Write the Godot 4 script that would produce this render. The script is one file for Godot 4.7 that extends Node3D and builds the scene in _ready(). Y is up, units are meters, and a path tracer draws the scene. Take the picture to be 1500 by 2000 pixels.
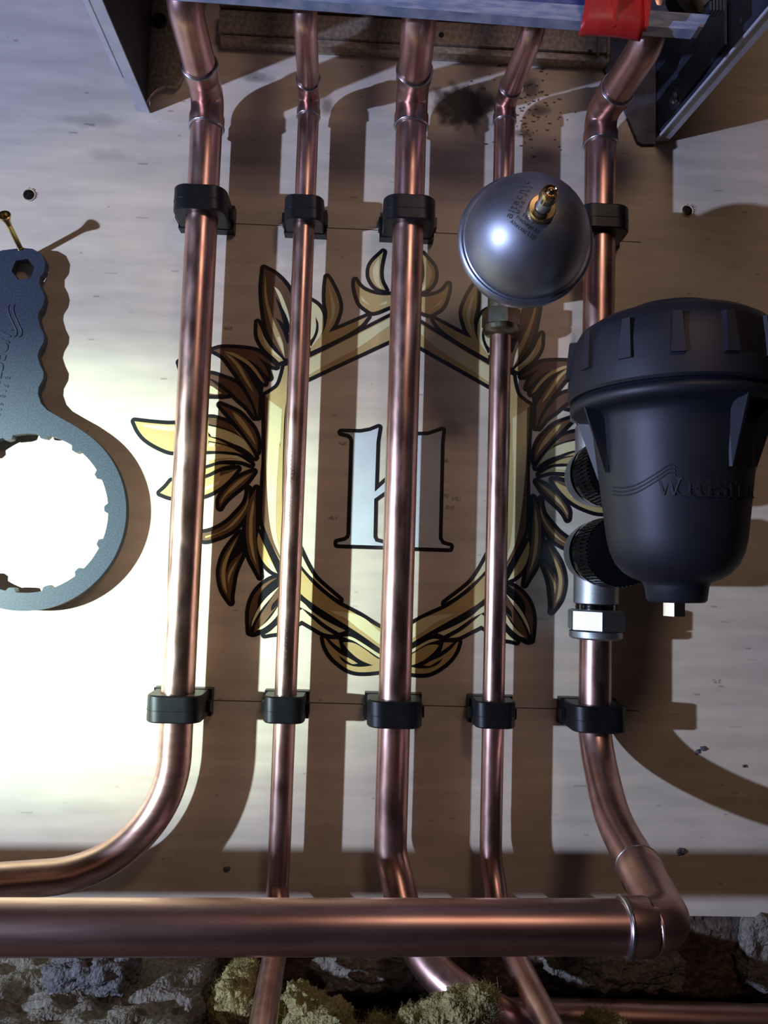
extends Node3D
# Copper pipework under a wall-hung boiler, lit by a torch lying to the left.
# Wall plane: z = 0, y up, metres; the origin is the foot of the camera on the wall.

const CAM := Vector3(0.0, 0.0, 0.55)
const FOCAL := 1502.0            # in pixels of the 1500 x 2000 frame
const TORCH := Vector3(-1.1, -0.03, 0.77)
const BULB := Vector3(0.22, 0.57, 0.80)
const CREST = [
	["petal", [["T", [128, 2342, 44, 2246, 31, 2164, 59, 2101, 102, 2065, 153, 2053, 116, 2125, 108, 2211]], ["c", [100, 2303, 56, 2209, 69, 2123, 96, 2081, 129, 2060, 103, 2124, 100, 2221]]]],
	["petal", [["T", [-71, 2119, -69, 2063, -31, 1951, 23, 1905, 68, 1886, 169, 1928, 279, 1975, 277, 2032, 167, 2016, 88, 2018, 3, 2044, -40, 2075]], ["c", [-27, 2005, 43, 1933, 16, 1948, -16, 1968]], ["c", [168, 1976, 106, 1941, 148, 1945, 169, 1954]]]],
	["leaf", [["T", [-278, 2134, -284, 2058, -282, 1951, -266, 1871, -267, 1818, -290, 1726, -374, 1600, -377, 1573, -266, 1631, -122, 1711, -20, 1785, 30, 1852, -186, 1746, -251, 1722, -209, 1793, -181, 1886, -183, 1944, -212, 2024, -257, 2108]], ["c", [-263, 2065, -243, 1947, -237, 1840, -260, 1754, -216, 1841, -213, 1927]]]],
	["leaf", [["C", [-403, 1956, -384, 1946, -344, 1921, -311, 1880, -293, 1816, -300, 1715, -376, 1600, -410, 1609, -426, 1757, -426, 1891]], ["k", [-351, 1833, -328, 1783, -331, 1708, -374, 1610, -396, 1641, -361, 1685, -344, 1755]]]],
	["leaf", [["B", [-740, 2180, -667, 2143, -600, 2086, -546, 2009, -515, 1877, -507, 1692, -520, 1521, -558, 1513, -626, 1595, -688, 1698, -726, 1855, -746, 2026]], ["t", [-728, 2131, -727, 1974, -686, 1804, -628, 1648, -562, 1519, -582, 1637, -653, 1792, -704, 1948]], ["c", [-625, 1668, -562, 1519, -577, 1611, -603, 1675]], ["c", [-663, 2047, -614, 1946, -570, 1809, -539, 1691, -538, 1810, -582, 1941, -624, 2018]], ["k", [-650, 1971, -604, 1847, -560, 1717, -527, 1692, -543, 1783, -592, 1887]], ["k", [-641, 1812, -585, 1716, -550, 1625, -525, 1639, -553, 1717, -595, 1781]]]],
	["leaf", [["T", [-768, 1774, -761, 1669, -708, 1579, -635, 1516, -602, 1485, -570, 1499, -644, 1568, -712, 1658, -740, 1722]], ["c", [-732, 1690, -671, 1600, -577, 1509, -643, 1542, -703, 1605]]]],
	["leaf", [["B", [-1078, 1553, -1030, 1570, -942, 1575, -831, 1570, -759, 1555, -686, 1503, -622, 1452, -653, 1459, -703, 1485, -762, 1523, -721, 1479, -692, 1435, -665, 1368, -695, 1394, -696, 1327, -733, 1352, -737, 1235, -738, 1163, -735, 1078, -769, 1171, -817, 1259, -883, 1360, -959, 1461, -1005, 1513, -1051, 1541]], ["k", [-944, 1520, -889, 1495, -826, 1457, -770, 1400, -733, 1348, -704, 1299, -732, 1239, -775, 1305, -823, 1389, -888, 1473]], ["k", [-832, 1500, -791, 1477, -746, 1447, -695, 1390, -667, 1364, -688, 1336, -720, 1371, -772, 1441]], ["t", [-1007, 1547, -940, 1543, -891, 1522, -836, 1493, -790, 1454, -748, 1406, -720, 1362, -700, 1322, -733, 1352, -770, 1400, -826, 1457, -889, 1495, -944, 1522, -975, 1535]], ["t", [-997, 1534, -952, 1515, -906, 1476, -874, 1437, -845, 1388, -811, 1331, -773, 1256, -819, 1308, -862, 1374, -914, 1453, -960, 1501]]]],
	["leaf", [["B", [-1315, 1455, -1198, 1388, -1074, 1375, -998, 1353, -931, 1331, -881, 1297, -824, 1222, -781, 1148, -759, 1077, -812, 1146, -876, 1198, -931, 1250, -957, 1233, -1073, 1226, -1190, 1235, -1274, 1344]], ["k", [-1103, 1346, -1063, 1335, -1004, 1305, -931, 1252, -948, 1231, -994, 1265, -1039, 1297]], ["c", [-1127, 1296, -1076, 1289, -1042, 1268, -1001, 1240, -1036, 1232, -1074, 1234, -1125, 1244]]]],
	["leaf", [["B", [-1011, 1157, -944, 1132, -872, 1099, -808, 1039, -761, 983, -731, 903, -730, 823, -779, 884, -839, 962, -895, 1031, -951, 1092]], ["t", [-925, 1113, -871, 1081, -815, 1016, -773, 951, -741, 872, -785, 928, -841, 993, -892, 1058]]]],
	["leaf", [["T", [-1612, 1014, -1477, 1004, -1332, 1002, -1206, 1029, -1076, 1058, -1005, 1045, -939, 1021, -893, 982, -847, 935, -791, 866, -742, 785, -823, 800, -907, 817, -973, 820, -1067, 820, -1333, 806, -1425, 834, -1522, 888, -1576, 945]], ["b", [-1090, 1062, -1005, 1045, -939, 1021, -902, 986, -865, 945, -936, 976, -1003, 996, -1087, 1013]], ["k", [-1087, 1014, -1003, 998, -937, 978, -863, 941, -824, 905, -864, 934, -936, 967, -1003, 986, -1087, 1002]], ["c", [-1087, 1001, -1003, 984, -927, 960, -864, 932, -819, 896, -778, 821, -834, 851, -910, 880, -995, 912, -1083, 928]], ["c", [-1559, 991, -1433, 991, -1302, 989, -1300, 951, -1431, 958, -1510, 973]], ["k", [-1083, 926, -995, 912, -910, 880, -834, 851, -744, 787, -823, 800, -909, 844, -975, 866, -1081, 884, -1081, 891, -998, 878, -938, 867, -1007, 900, -1083, 922]], ["c", [-1081, 879, -997, 869, -997, 856, -1079, 848]]]],
	["leaf", [["C", [-1168, 782, -1070, 795, -994, 800, -920, 796, -858, 787, -768, 732, -839, 754, -918, 758, -992, 751, -1067, 724, -1164, 694]], ["t", [-1068, 750, -993, 769, -897, 774, -857, 767, -918, 765, -992, 753, -1067, 725]]]],
	["leaf", [["T", [-1162, 663, -1072, 697, -991, 724, -908, 725, -968, 710, -1019, 686, -1070, 657, -1160, 619]]]],
	["leaf", [["T", [-1404, 506, -1366, 543, -1329, 592, -1159, 601, -1069, 629, -988, 669, -863, 698, -904, 641, -949, 591, -1000, 549, -1070, 510, -1196, 472, -1330, 482]], ["b", [-991, 640, -988, 669, -863, 698, -922, 667]], ["c", [-1092, 560, -1007, 600, -990, 609, -995, 581, -1073, 540, -1091, 535]]]],
	["leaf", [["B", [-981, 418, -983, 475, -947, 538, -885, 606, -817, 653, -748, 682, -773, 641, -814, 587, -873, 536, -923, 490, -956, 450, -976, 414]], ["t", [-978, 453, -946, 512, -892, 580, -833, 630, -765, 668, -815, 618, -882, 554, -937, 503, -971, 449]]]],
	["leaf", [["B", [-780, 557, -784, 508, -803, 446, -857, 378, -915, 315, -991, 264, -1072, 233, -1184, 227, -1183, 201, -1069, 179, -988, 203, -933, 227, -869, 268, -820, 327, -784, 398, -774, 465]], ["t", [-775, 500, -786, 438, -826, 357, -883, 290, -947, 248, -1070, 194, -1071, 209, -989, 234, -926, 271, -864, 339, -806, 415]]]],
	["leaf", [["B", [-725, 563, -727, 488, -722, 378, -716, 247, -703, 138, -707, 167, -696, 87, -684, 8, -673, -66, -705, -9, -751, 70, -776, 165, -786, 245, -786, 354, -780, 420, -766, 487, -746, 527]], ["t", [-740, 488, -751, 443, -764, 355, -764, 245, -755, 166, -730, 76, -701, 15, -720, 97, -735, 193, -737, 220, -742, 334, -737, 422]]]],
	["leaf", [["K", [-957, -59, -952, 16, -927, 96, -872, 183, -827, 238, -808, 174, -800, 103, -828, 30, -852, -40, -864, -120, -873, -215, -869, -252, -902, -211, -936, -153]], ["b", [-957, -59, -952, 16, -927, 96, -872, 183, -827, 238, -860, 146, -894, 81, -911, -15, -904, -57, -900, -15, -881, 28, -841, 72, -800, 103, -828, 30, -852, -40, -864, -120, -873, -215, -869, -252, -902, -211, -936, -153]], ["t", [-942, -80, -941, 5, -915, 81, -871, 162, -842, 216, -894, 76, -917, -10, -916, -79, -908, -142, -898, -192, -926, -148]], ["t", [-890, -126, -898, -78, -884, -25, -835, 51, -854, 3, -882, -72]]]],
	["leaf", [["T", [-697, 248, -671, 195, -619, 95, -550, -39, -598, -16, -654, 41, -689, 114, -703, 194]], ["c", [-629, 73, -584, 16, -550, -39, -599, -13]]]],
	["leaf", [["K", [-728, -458, -737, -364, -735, -285, -712, -205, -667, -140, -606, -91, -549, -68, -520, -120, -516, -226, -530, -258, -533, -321, -583, -386, -644, -432, -699, -463]], ["b", [-728, -458, -737, -364, -735, -285, -712, -205, -667, -140, -606, -91, -549, -68, -610, -117, -656, -166, -680, -225, -682, -283, -716, -363, -727, -421]], ["c", [-719, -421, -710, -368, -672, -283, -617, -207, -535, -131, -590, -212, -641, -277, -680, -341]], ["b", [-699, -463, -688, -399, -649, -319, -615, -266, -535, -131, -535, -200, -578, -259, -586, -307, -533, -258, -600, -349, -640, -403, -676, -441]], ["c", [-681, -441, -630, -398, -585, -349, -535, -269, -533, -321, -583, -386, -644, -432]]]],
	["leaf", [["C", [-622, -471, -581, -444, -535, -400, -365, -284, -300, -343, -222, -406, -134, -459, -205, -449, -282, -410, -365, -365, -533, -453, -580, -462]]]],
	["ribbon", [["C", [-462, -181, -367, -234, -302, -293, -198, -360, -54, -427, -99, -443, -197, -388, -301, -313, -441, -234]]]],
	["ribbon", [["C", [-453, 237, -366, 63, -312, -27, -259, -87, -102, -214, -180, -165, -269, -92, -366, 2, -437, 110]]]],
	["bud", [["T", [-206, -484, -191, -538, -149, -605, -86, -661, -4, -706, 93, -714, 239, -695, 237, -632, 178, -616, 88, -556, 10, -513, -64, -507, -85, -553, -102, -491, -160, -490, -178, -493]], ["k", [-71, -510, -29, -564, 29, -613, 80, -641, 147, -665, 66, -677, -5, -671, -66, -643, -101, -599, -36, -640, 0, -659, 40, -655, -17, -622, -89, -588, -156, -533, -193, -488, -173, -488, -131, -522, -82, -556, -91, -516]]]],
	["bud", [["C", [-72, -471, -17, -469, 61, -507, 180, -579, 236, -607, 237, -632, 180, -604, 87, -546, 10, -500, -42, -482]]]],
	["frame", [["T", [275, 1900, 171, 1842, -378, 1530, -560, 1456, -571, 1395, -598, 1312, -650, 1265, -688, 1241, -689, 1210, -680, 986, -670, 763, -674, 645, -676, 468, -672, 336, -643, 258, -595, 155, -538, 51, -458, -90, -364, -191, -252, -269, -148, -331, -19, -408, 59, -456, 178, -534, 278, -599, 277, -448, 173, -397, 44, -322, -48, -277, -122, -240, -204, -181, -283, -118, -365, -29, -446, 73, -510, 217, -536, 399, -544, 694, -547, 953, -544, 1140, -523, 1261, -466, 1331, -373, 1384, -203, 1474, 172, 1670, 276, 1726]], ["b", [-691, 1239, -669, 1210, -669, 986, -664, 763, -663, 734, -630, 381, -593, 207, -540, 91, -532, 52, -595, 155, -643, 258, -672, 336, -676, 468, -677, 911, -680, 986]], ["c", [-669, 1210, -565, 1140, -569, 856, -573, 915, -581, 515, -568, 252, -541, 121, -538, 89, -593, 207, -630, 381, -663, 734, -670, 912, -669, 986]], ["c", [275, 1887, 172, 1832, -377, 1520, -435, 1476, -395, 1391, -279, 1467, -16, 1626, 173, 1775, 277, 1833]], ["c", [-180, -287, -99, -294, 3, -307, 81, -340, 154, -398, 211, -457, 214, -528, 177, -508, 110, -460, 32, -407, -46, -348, -118, -315]]]],
]
const LETTER = [-133, 989, 5, 991, 75, 1006, 135, 1033, 122, 933, 121, 566, 226, 669, 408, 724, 404, 986, 494, 991, 596, 1029, 589, 938, 590, 243, 616, 205, 674, 191, 671, 178, 387, 178, 390, 192, 421, 218, 409, 672, 241, 609, 119, 515, 122, 240, 138, 209, 202, 195, 203, 181, -133, 181, -134, 194, -77, 209, -53, 228, -44, 254, -45, 934, -55, 959, -78, 978]

var cam_basis: Basis
var M := {}
var rng := RandomNumberGenerator.new()
var used := {}


# ---------------------------------------------------------------- helpers
func at(px: float, py: float, z := 0.0) -> Vector3:
	var d := cam_basis * Vector3((px - 750.0) / FOCAL, -(py - 1000.0) / FOCAL, -1.0)
	return CAM + d * ((z - CAM.z) / d.z)

func numbered(called: String) -> String:
	used[called] = used.get(called, -1) + 1
	return called if used[called] == 0 else "%s_%03d" % [called, used[called]]

func thing(called: String, label: String, category: String, group := "") -> Node3D:
	var o := Node3D.new()
	o.name = numbered(called)
	add_child(o)
	tag(o, label, category, group)
	return o

func tag(o: Node, label: String, category: String, group := "") -> void:
	o.set_meta("label", label)
	o.set_meta("category", category)
	if group:
		o.set_meta("group", group)

func new_st() -> SurfaceTool:
	var st := SurfaceTool.new()
	st.begin(Mesh.PRIMITIVE_TRIANGLES)
	st.set_smooth_group(0)
	return st

func obj(called: String, st: SurfaceTool, m: Material, parent: Node = null) -> MeshInstance3D:
	st.generate_normals()
	var o := MeshInstance3D.new()
	o.mesh = st.commit()
	o.material_override = m
	o.cast_shadow = GeometryInstance3D.SHADOW_CASTING_SETTING_ON
	if parent == null:
		o.name = numbered(called)
		add_child(o)
	else:
		o.name = called
		parent.add_child(o, true)
	return o

func tri(st: SurfaceTool, a: Vector3, b: Vector3, c: Vector3) -> void:
	st.add_vertex(a)
	st.add_vertex(b)
	st.add_vertex(c)

func quad(st: SurfaceTool, a: Vector3, b: Vector3, c: Vector3, d: Vector3) -> void:
	tri(st, a, b, c)
	tri(st, a, c, d)

func box(st: SurfaceTool, lo: Vector3, hi: Vector3, bevel := 0.0) -> void:
	hexa(st, [Vector3(lo.x, lo.y, lo.z), Vector3(hi.x, lo.y, lo.z), Vector3(hi.x, hi.y, lo.z), Vector3(lo.x, hi.y, lo.z),
		Vector3(lo.x, lo.y, hi.z), Vector3(hi.x, lo.y, hi.z), Vector3(hi.x, hi.y, hi.z), Vector3(lo.x, hi.y, hi.z)])

func hexa(st: SurfaceTool, p: Array) -> void:      # p: back face (z low) 0-3, front face 4-7
	st.set_smooth_group(-1)
	quad(st, p[4], p[7], p[6], p[5])
	quad(st, p[0], p[1], p[2], p[3])
	quad(st, p[0], p[3], p[7], p[4])
	quad(st, p[1], p[5], p[6], p[2])
	quad(st, p[3], p[2], p[6], p[7])
	quad(st, p[0], p[4], p[5], p[1])
	st.set_smooth_group(0)

# a tube swept along a path; rad is one radius or one for each point
func tube(st: SurfaceTool, path: Array, rad, segs := 28, caps := true) -> void:
	var n := path.size()
	var up := Vector3(0.31, 0.17, 0.93)
	var rings := []
	var t0: Vector3 = (path[1] - path[0]).normalized()
	var side := up.cross(t0).normalized()
	for i in n:
		var t: Vector3
		if i == 0:
			t = (path[1] - path[0]).normalized()
		elif i == n - 1:
			t = (path[n - 1] - path[n - 2]).normalized()
		else:
			t = ((path[i + 1] - path[i]).normalized() + (path[i] - path[i - 1]).normalized()).normalized()
		side = (side - t * side.dot(t)).normalized()
		var b := t.cross(side)
		var r: float = rad[i] if rad is Array else rad
		var ring := []
		for k in segs:
			var a := TAU * k / segs
			ring.append(path[i] + (side * cos(a) + b * sin(a)) * r)
		rings.append(ring)
	for i in n - 1:
		for k in segs:
			var k2 := (k + 1) % segs
			quad(st, rings[i][k], rings[i + 1][k], rings[i + 1][k2], rings[i][k2])
	if caps:
		st.set_smooth_group(-1)
		for k in segs:
			var k2 := (k + 1) % segs
			tri(st, path[0], rings[0][k], rings[0][k2])
			tri(st, path[n - 1], rings[n - 1][k2], rings[n - 1][k])
		st.set_smooth_group(0)

# corners of a polyline rounded: radii[i] belongs to inner point i
func rounded(pts: Array, radii: Array, steps := 14) -> Array:
	var out := [pts[0]]
	for i in range(1, pts.size() - 1):
		var a: Vector3 = (pts[i - 1] - pts[i]).normalized()
		var b: Vector3 = (pts[i + 1] - pts[i]).normalized()
		var ang := a.angle_to(b)
		var cut: float = radii[i - 1] / tan(ang / 2.0)
		var p0: Vector3 = pts[i] + a * cut
		var mid := (a + b).normalized()
		var c: Vector3 = pts[i] + mid * (radii[i - 1] / sin(ang / 2.0))
		var u := p0 - c
		var axis := u.cross(pts[i] + b * cut - c).normalized()
		var sweep := PI - ang
		for k in steps + 1:
			out.append(c + u.rotated(axis, sweep * k / steps))
	out.append(pts[-1])
	return out

# smooth curve through points
func spline(pts: Array, steps := 8) -> Array:
	var out := []
	for i in pts.size() - 1:
		var p0: Vector3 = pts[maxi(i - 1, 0)]
		var p3: Vector3 = pts[mini(i + 2, pts.size() - 1)]
		for k in steps:
			out.append((pts[i] as Vector3).cubic_interpolate(pts[i + 1], p0, p3, float(k) / steps))
	out.append(pts[-1])
	return out

# profile of Vector2(radius, height) turned about the y axis of xf; sharp corners stay sharp
func lathe(st: SurfaceTool, prof: Array, xf := Transform3D(), segs := 40, sharp := 0.6) -> void:
	var g := 1
	for i in prof.size() - 1:
		var p: Vector2 = prof[i]
		var q: Vector2 = prof[i + 1]
		if i > 0 and absf((q - p).angle_to(p - prof[i - 1])) > sharp:
			g += 1
		st.set_smooth_group(g)
		for k in segs:
			var a0 := TAU * k / segs
			var a1 := TAU * (k + 1) / segs
			var v0 := xf * Vector3(p.x * cos(a0), p.y, p.x * sin(a0))
			var v1 := xf * Vector3(p.x * cos(a1), p.y, p.x * sin(a1))
			var v2 := xf * Vector3(q.x * cos(a1), q.y, q.x * sin(a1))
			var v3 := xf * Vector3(q.x * cos(a0), q.y, q.x * sin(a0))
			if p.x > 1e-6:
				tri(st, v0, v2, v1)
			if q.x > 1e-6:
				tri(st, v0, v3, v2)
	st.set_smooth_group(0)

func axis_xf(origin: Vector3, dir: Vector3) -> Transform3D:   # y axis along dir
	var y := dir.normalized()
	var x := y.cross(Vector3(0.3, 0.2, 0.9)).normalized()
	return Transform3D(Basis(x, y, x.cross(y)), origin)

func torus(st: SurfaceTool, c: Vector3, dir: Vector3, big: float, small: float, segs := 36, wob := 0.0) -> void:
	var xf := axis_xf(c, dir)
	var path := []
	for k in segs + 1:
		var a := TAU * k / segs
		path.append(xf * Vector3(big * cos(a), wob * sin(3.0 * a + 1.0), big * sin(a)))
	tube(st, path, small, 10, false)

# polygon in the xy plane with thickness, slightly bevelled front edge
func slab(st: SurfaceTool, poly: PackedVector2Array, z0: float, z1: float, bevel := 0.0, xf := Transform3D()) -> void:
	if Geometry2D.is_polygon_clockwise(poly):
		poly.reverse()
	var top := poly
	if bevel > 0.0:
		top = PackedVector2Array()
		for i in poly.size():
			var e0 := (poly[i] - poly[i - 1]).normalized()
			var e1 := (poly[(i + 1) % poly.size()] - poly[i]).normalized()
			var nn := (Vector2(-e0.y, e0.x) + Vector2(-e1.y, e1.x)).normalized()
			top.append(poly[i] + nn * bevel)
	st.set_smooth_group(-1)
	var idx := triangles(top)
	for k in range(0, idx.size(), 3):
		tri(st, xf * v3(top[idx[k]], z1), xf * v3(top[idx[k + 1]], z1), xf * v3(top[idx[k + 2]], z1))
	idx = triangles(poly)
	for k in range(0, idx.size(), 3):
		tri(st, xf * v3(poly[idx[k]], z0), xf * v3(poly[idx[k + 2]], z0), xf * v3(poly[idx[k + 1]], z0))
	for i in poly.size():
		var j := (i + 1) % poly.size()
		quad(st, xf * v3(poly[i], z0), xf * v3(poly[i], z1 - bevel), xf * v3(poly[j], z1 - bevel), xf * v3(poly[j], z0))
		if bevel > 0.0:
			quad(st, xf * v3(poly[i], z1 - bevel), xf * v3(top[i], z1), xf * v3(top[j], z1), xf * v3(poly[j], z1 - bevel))
	st.set_smooth_group(0)

func triangles(poly: PackedVector2Array) -> PackedInt32Array:
	var big := PackedVector2Array()
	for v in poly:
		big.append(v * 20000.0)
	return Geometry2D.triangulate_polygon(big)

func v3(p: Vector2, z: float) -> Vector3:
	return Vector3(p.x, p.y, z)

func hex_prism(st: SurfaceTool, xf: Transform3D, af: float, h0: float, h1: float, turn := 0.0) -> void:
	var r := af / sqrt(3.0)
	var c := af * 0.035
	st.set_smooth_group(-1)
	var rows := [[h0, af * 0.5], [h0 + c, r], [h1 - c, r], [h1, af * 0.5]]
	for i in 3:
		for k in 6:
			var a0 := TAU * k / 6.0 + turn
			var a1 := TAU * (k + 1) / 6.0 + turn
			var q := []
			for e in [[i, a0], [i + 1, a0], [i + 1, a1], [i, a1]]:
				q.append(xf * Vector3(rows[e[0]][1] * cos(e[1]), rows[e[0]][0], rows[e[0]][1] * sin(e[1])))
			quad(st, q[0], q[1], q[2], q[3])
	for k in 6:
		var a0 := TAU * k / 6.0 + turn
		var a1 := TAU * (k + 1) / 6.0 + turn
		for e in [h0, h1]:
			tri(st, xf * Vector3(0, e, 0), xf * Vector3(af * 0.5 * cos(a0), e, af * 0.5 * sin(a0)), xf * Vector3(af * 0.5 * cos(a1), e, af * 0.5 * sin(a1)))
	st.set_smooth_group(0)

# a rough lump: cube sphere of n x n faces, square (0) to round (1), roughened by noise
func lump(st: SurfaceTool, c: Vector3, half: Vector3, roundness: float, rough: float, sd: int, n := 12, basis := Basis(), freq := 45.0) -> void:
	var fn := FastNoiseLite.new()
	fn.seed = sd
	fn.frequency = 1.0
	fn.fractal_octaves = 4
	for f in 6:
		var grid := []
		for i in n + 1:
			var row := []
			for j in n + 1:
				var u := 2.0 * i / n - 1.0
				var v := 2.0 * j / n - 1.0
				var p: Vector3
				match f:
					0: p = Vector3(1, u, v)
					1: p = Vector3(-1, v, u)
					2: p = Vector3(v, 1, u)
					3: p = Vector3(u, -1, v)
					4: p = Vector3(u, v, 1)
					_: p = Vector3(v, u, -1)
				var s := p.normalized()
				p = p.lerp(s * 1.15, roundness)
				var w := basis * (p * half)
				var q := c + w
				var k := fn.get_noise_3d(q.x * freq, q.y * freq, q.z * freq)
				var k2 := fn.get_noise_3d(q.x * freq * 5.0 + 9.0, q.y * freq * 5.0, q.z * freq * 5.0)
				row.append(q + (basis * s) * (k * rough + k2 * rough * 0.35))
			grid.append(row)
		for i in n:
			for j in n:
				quad(st, grid[i][j], grid[i][j + 1], grid[i + 1][j + 1], grid[i + 1][j])

# glyphs of a text laid one by one on a surface: hit(px, py) gives a point, nrm(point) the outward direction
func lettering(st: SurfaceTool, text: String, p0: Vector2, p1: Vector2, height: float, hit: Callable, nrm: Callable, lift: float, font: Font, size_depth := 0.0004) -> void:
	var widths := []
	var total := 0.0
	for ch in text:
		var w := font.get_string_size(ch, HORIZONTAL_ALIGNMENT_LEFT, -1, 64).x
		widths.append(w)
		total += w
	var run := 0.0
	for i in text.length():
		var t: float = (run + widths[i] * 0.5) / total
		run += widths[i]
		if text[i] == " ":
			continue
		var p := p0.lerp(p1, t)
		var e := p0.lerp(p1, t + 0.01)
		var c: Vector3 = hit.call(p.x, p.y)
		var c2: Vector3 = hit.call(e.x, e.y)
		var nn: Vector3 = nrm.call(c)
		var x := (c2 - c)
		x = (x - nn * x.dot(nn)).normalized()
		var y := nn.cross(x)
		var tm := TextMesh.new()
		tm.text = text[i]
		tm.font = font
		tm.font_size = 64
		tm.pixel_size = 0.001
		tm.depth = size_depth
		tm.curve_step = 2.0
		var k := height / 0.046
		st.append_from(tm, 0, Transform3D(Basis(x * k, y * k, nn), c + nn * lift))

func obj_text(called: String, st: SurfaceTool, m: Material, parent: Node) -> void:
	var o := MeshInstance3D.new()
	o.mesh = st.commit()
	o.material_override = m
	o.name = called
	parent.add_child(o, true)


# ---------------------------------------------------------------- materials
func noise_tex(sd: int, freq: float, lo: Color, hi: Color, size := 256, oct := 4, contrast := 1.0) -> ImageTexture:
	var fn := FastNoiseLite.new()
	fn.seed = sd
	fn.frequency = freq
	fn.fractal_octaves = oct
	var im := fn.get_seamless_image(size, size)
	var data := im.get_data()
	var out := PackedByteArray()
	out.resize(size * size * 3)
	for i in size * size:
		var t := clampf((data[i] / 255.0 - 0.5) * contrast + 0.5, 0.0, 1.0)
		out[i * 3] = int(255.0 * lerpf(lo.r, hi.r, t))
		out[i * 3 + 1] = int(255.0 * lerpf(lo.g, hi.g, t))
		out[i * 3 + 2] = int(255.0 * lerpf(lo.b, hi.b, t))
	return ImageTexture.create_from_image(Image.create_from_data(size, size, false, Image.FORMAT_RGB8, out))

func mat(c: Color, rough := 0.5, metal := 0.0) -> StandardMaterial3D:
	var m := StandardMaterial3D.new()
	m.albedo_color = c
	m.roughness = rough
	m.metallic = metal
	return m

func grained(lo: Color, hi: Color, rough: float, metal: float, sd: int, scale: Vector3, freq := 0.02, contrast := 1.4, relief := 0.0) -> StandardMaterial3D:
	var m := mat(Color.WHITE, rough, metal)
	m.albedo_texture = noise_tex(sd, freq, lo, hi, 256, 5, contrast)
	m.uv1_triplanar = true
	m.uv1_world_triplanar = true
	m.uv1_scale = scale
	if relief > 0.0:
		m.heightmap_enabled = true
		m.heightmap_texture = noise_tex(sd + 7, freq * 1.5, Color.BLACK, Color.WHITE, 256, 5, 1.5)
		m.heightmap_scale = relief
	return m

func c8(r: int, g: int, b: int) -> Color:
	return Color8(r, g, b)

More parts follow.
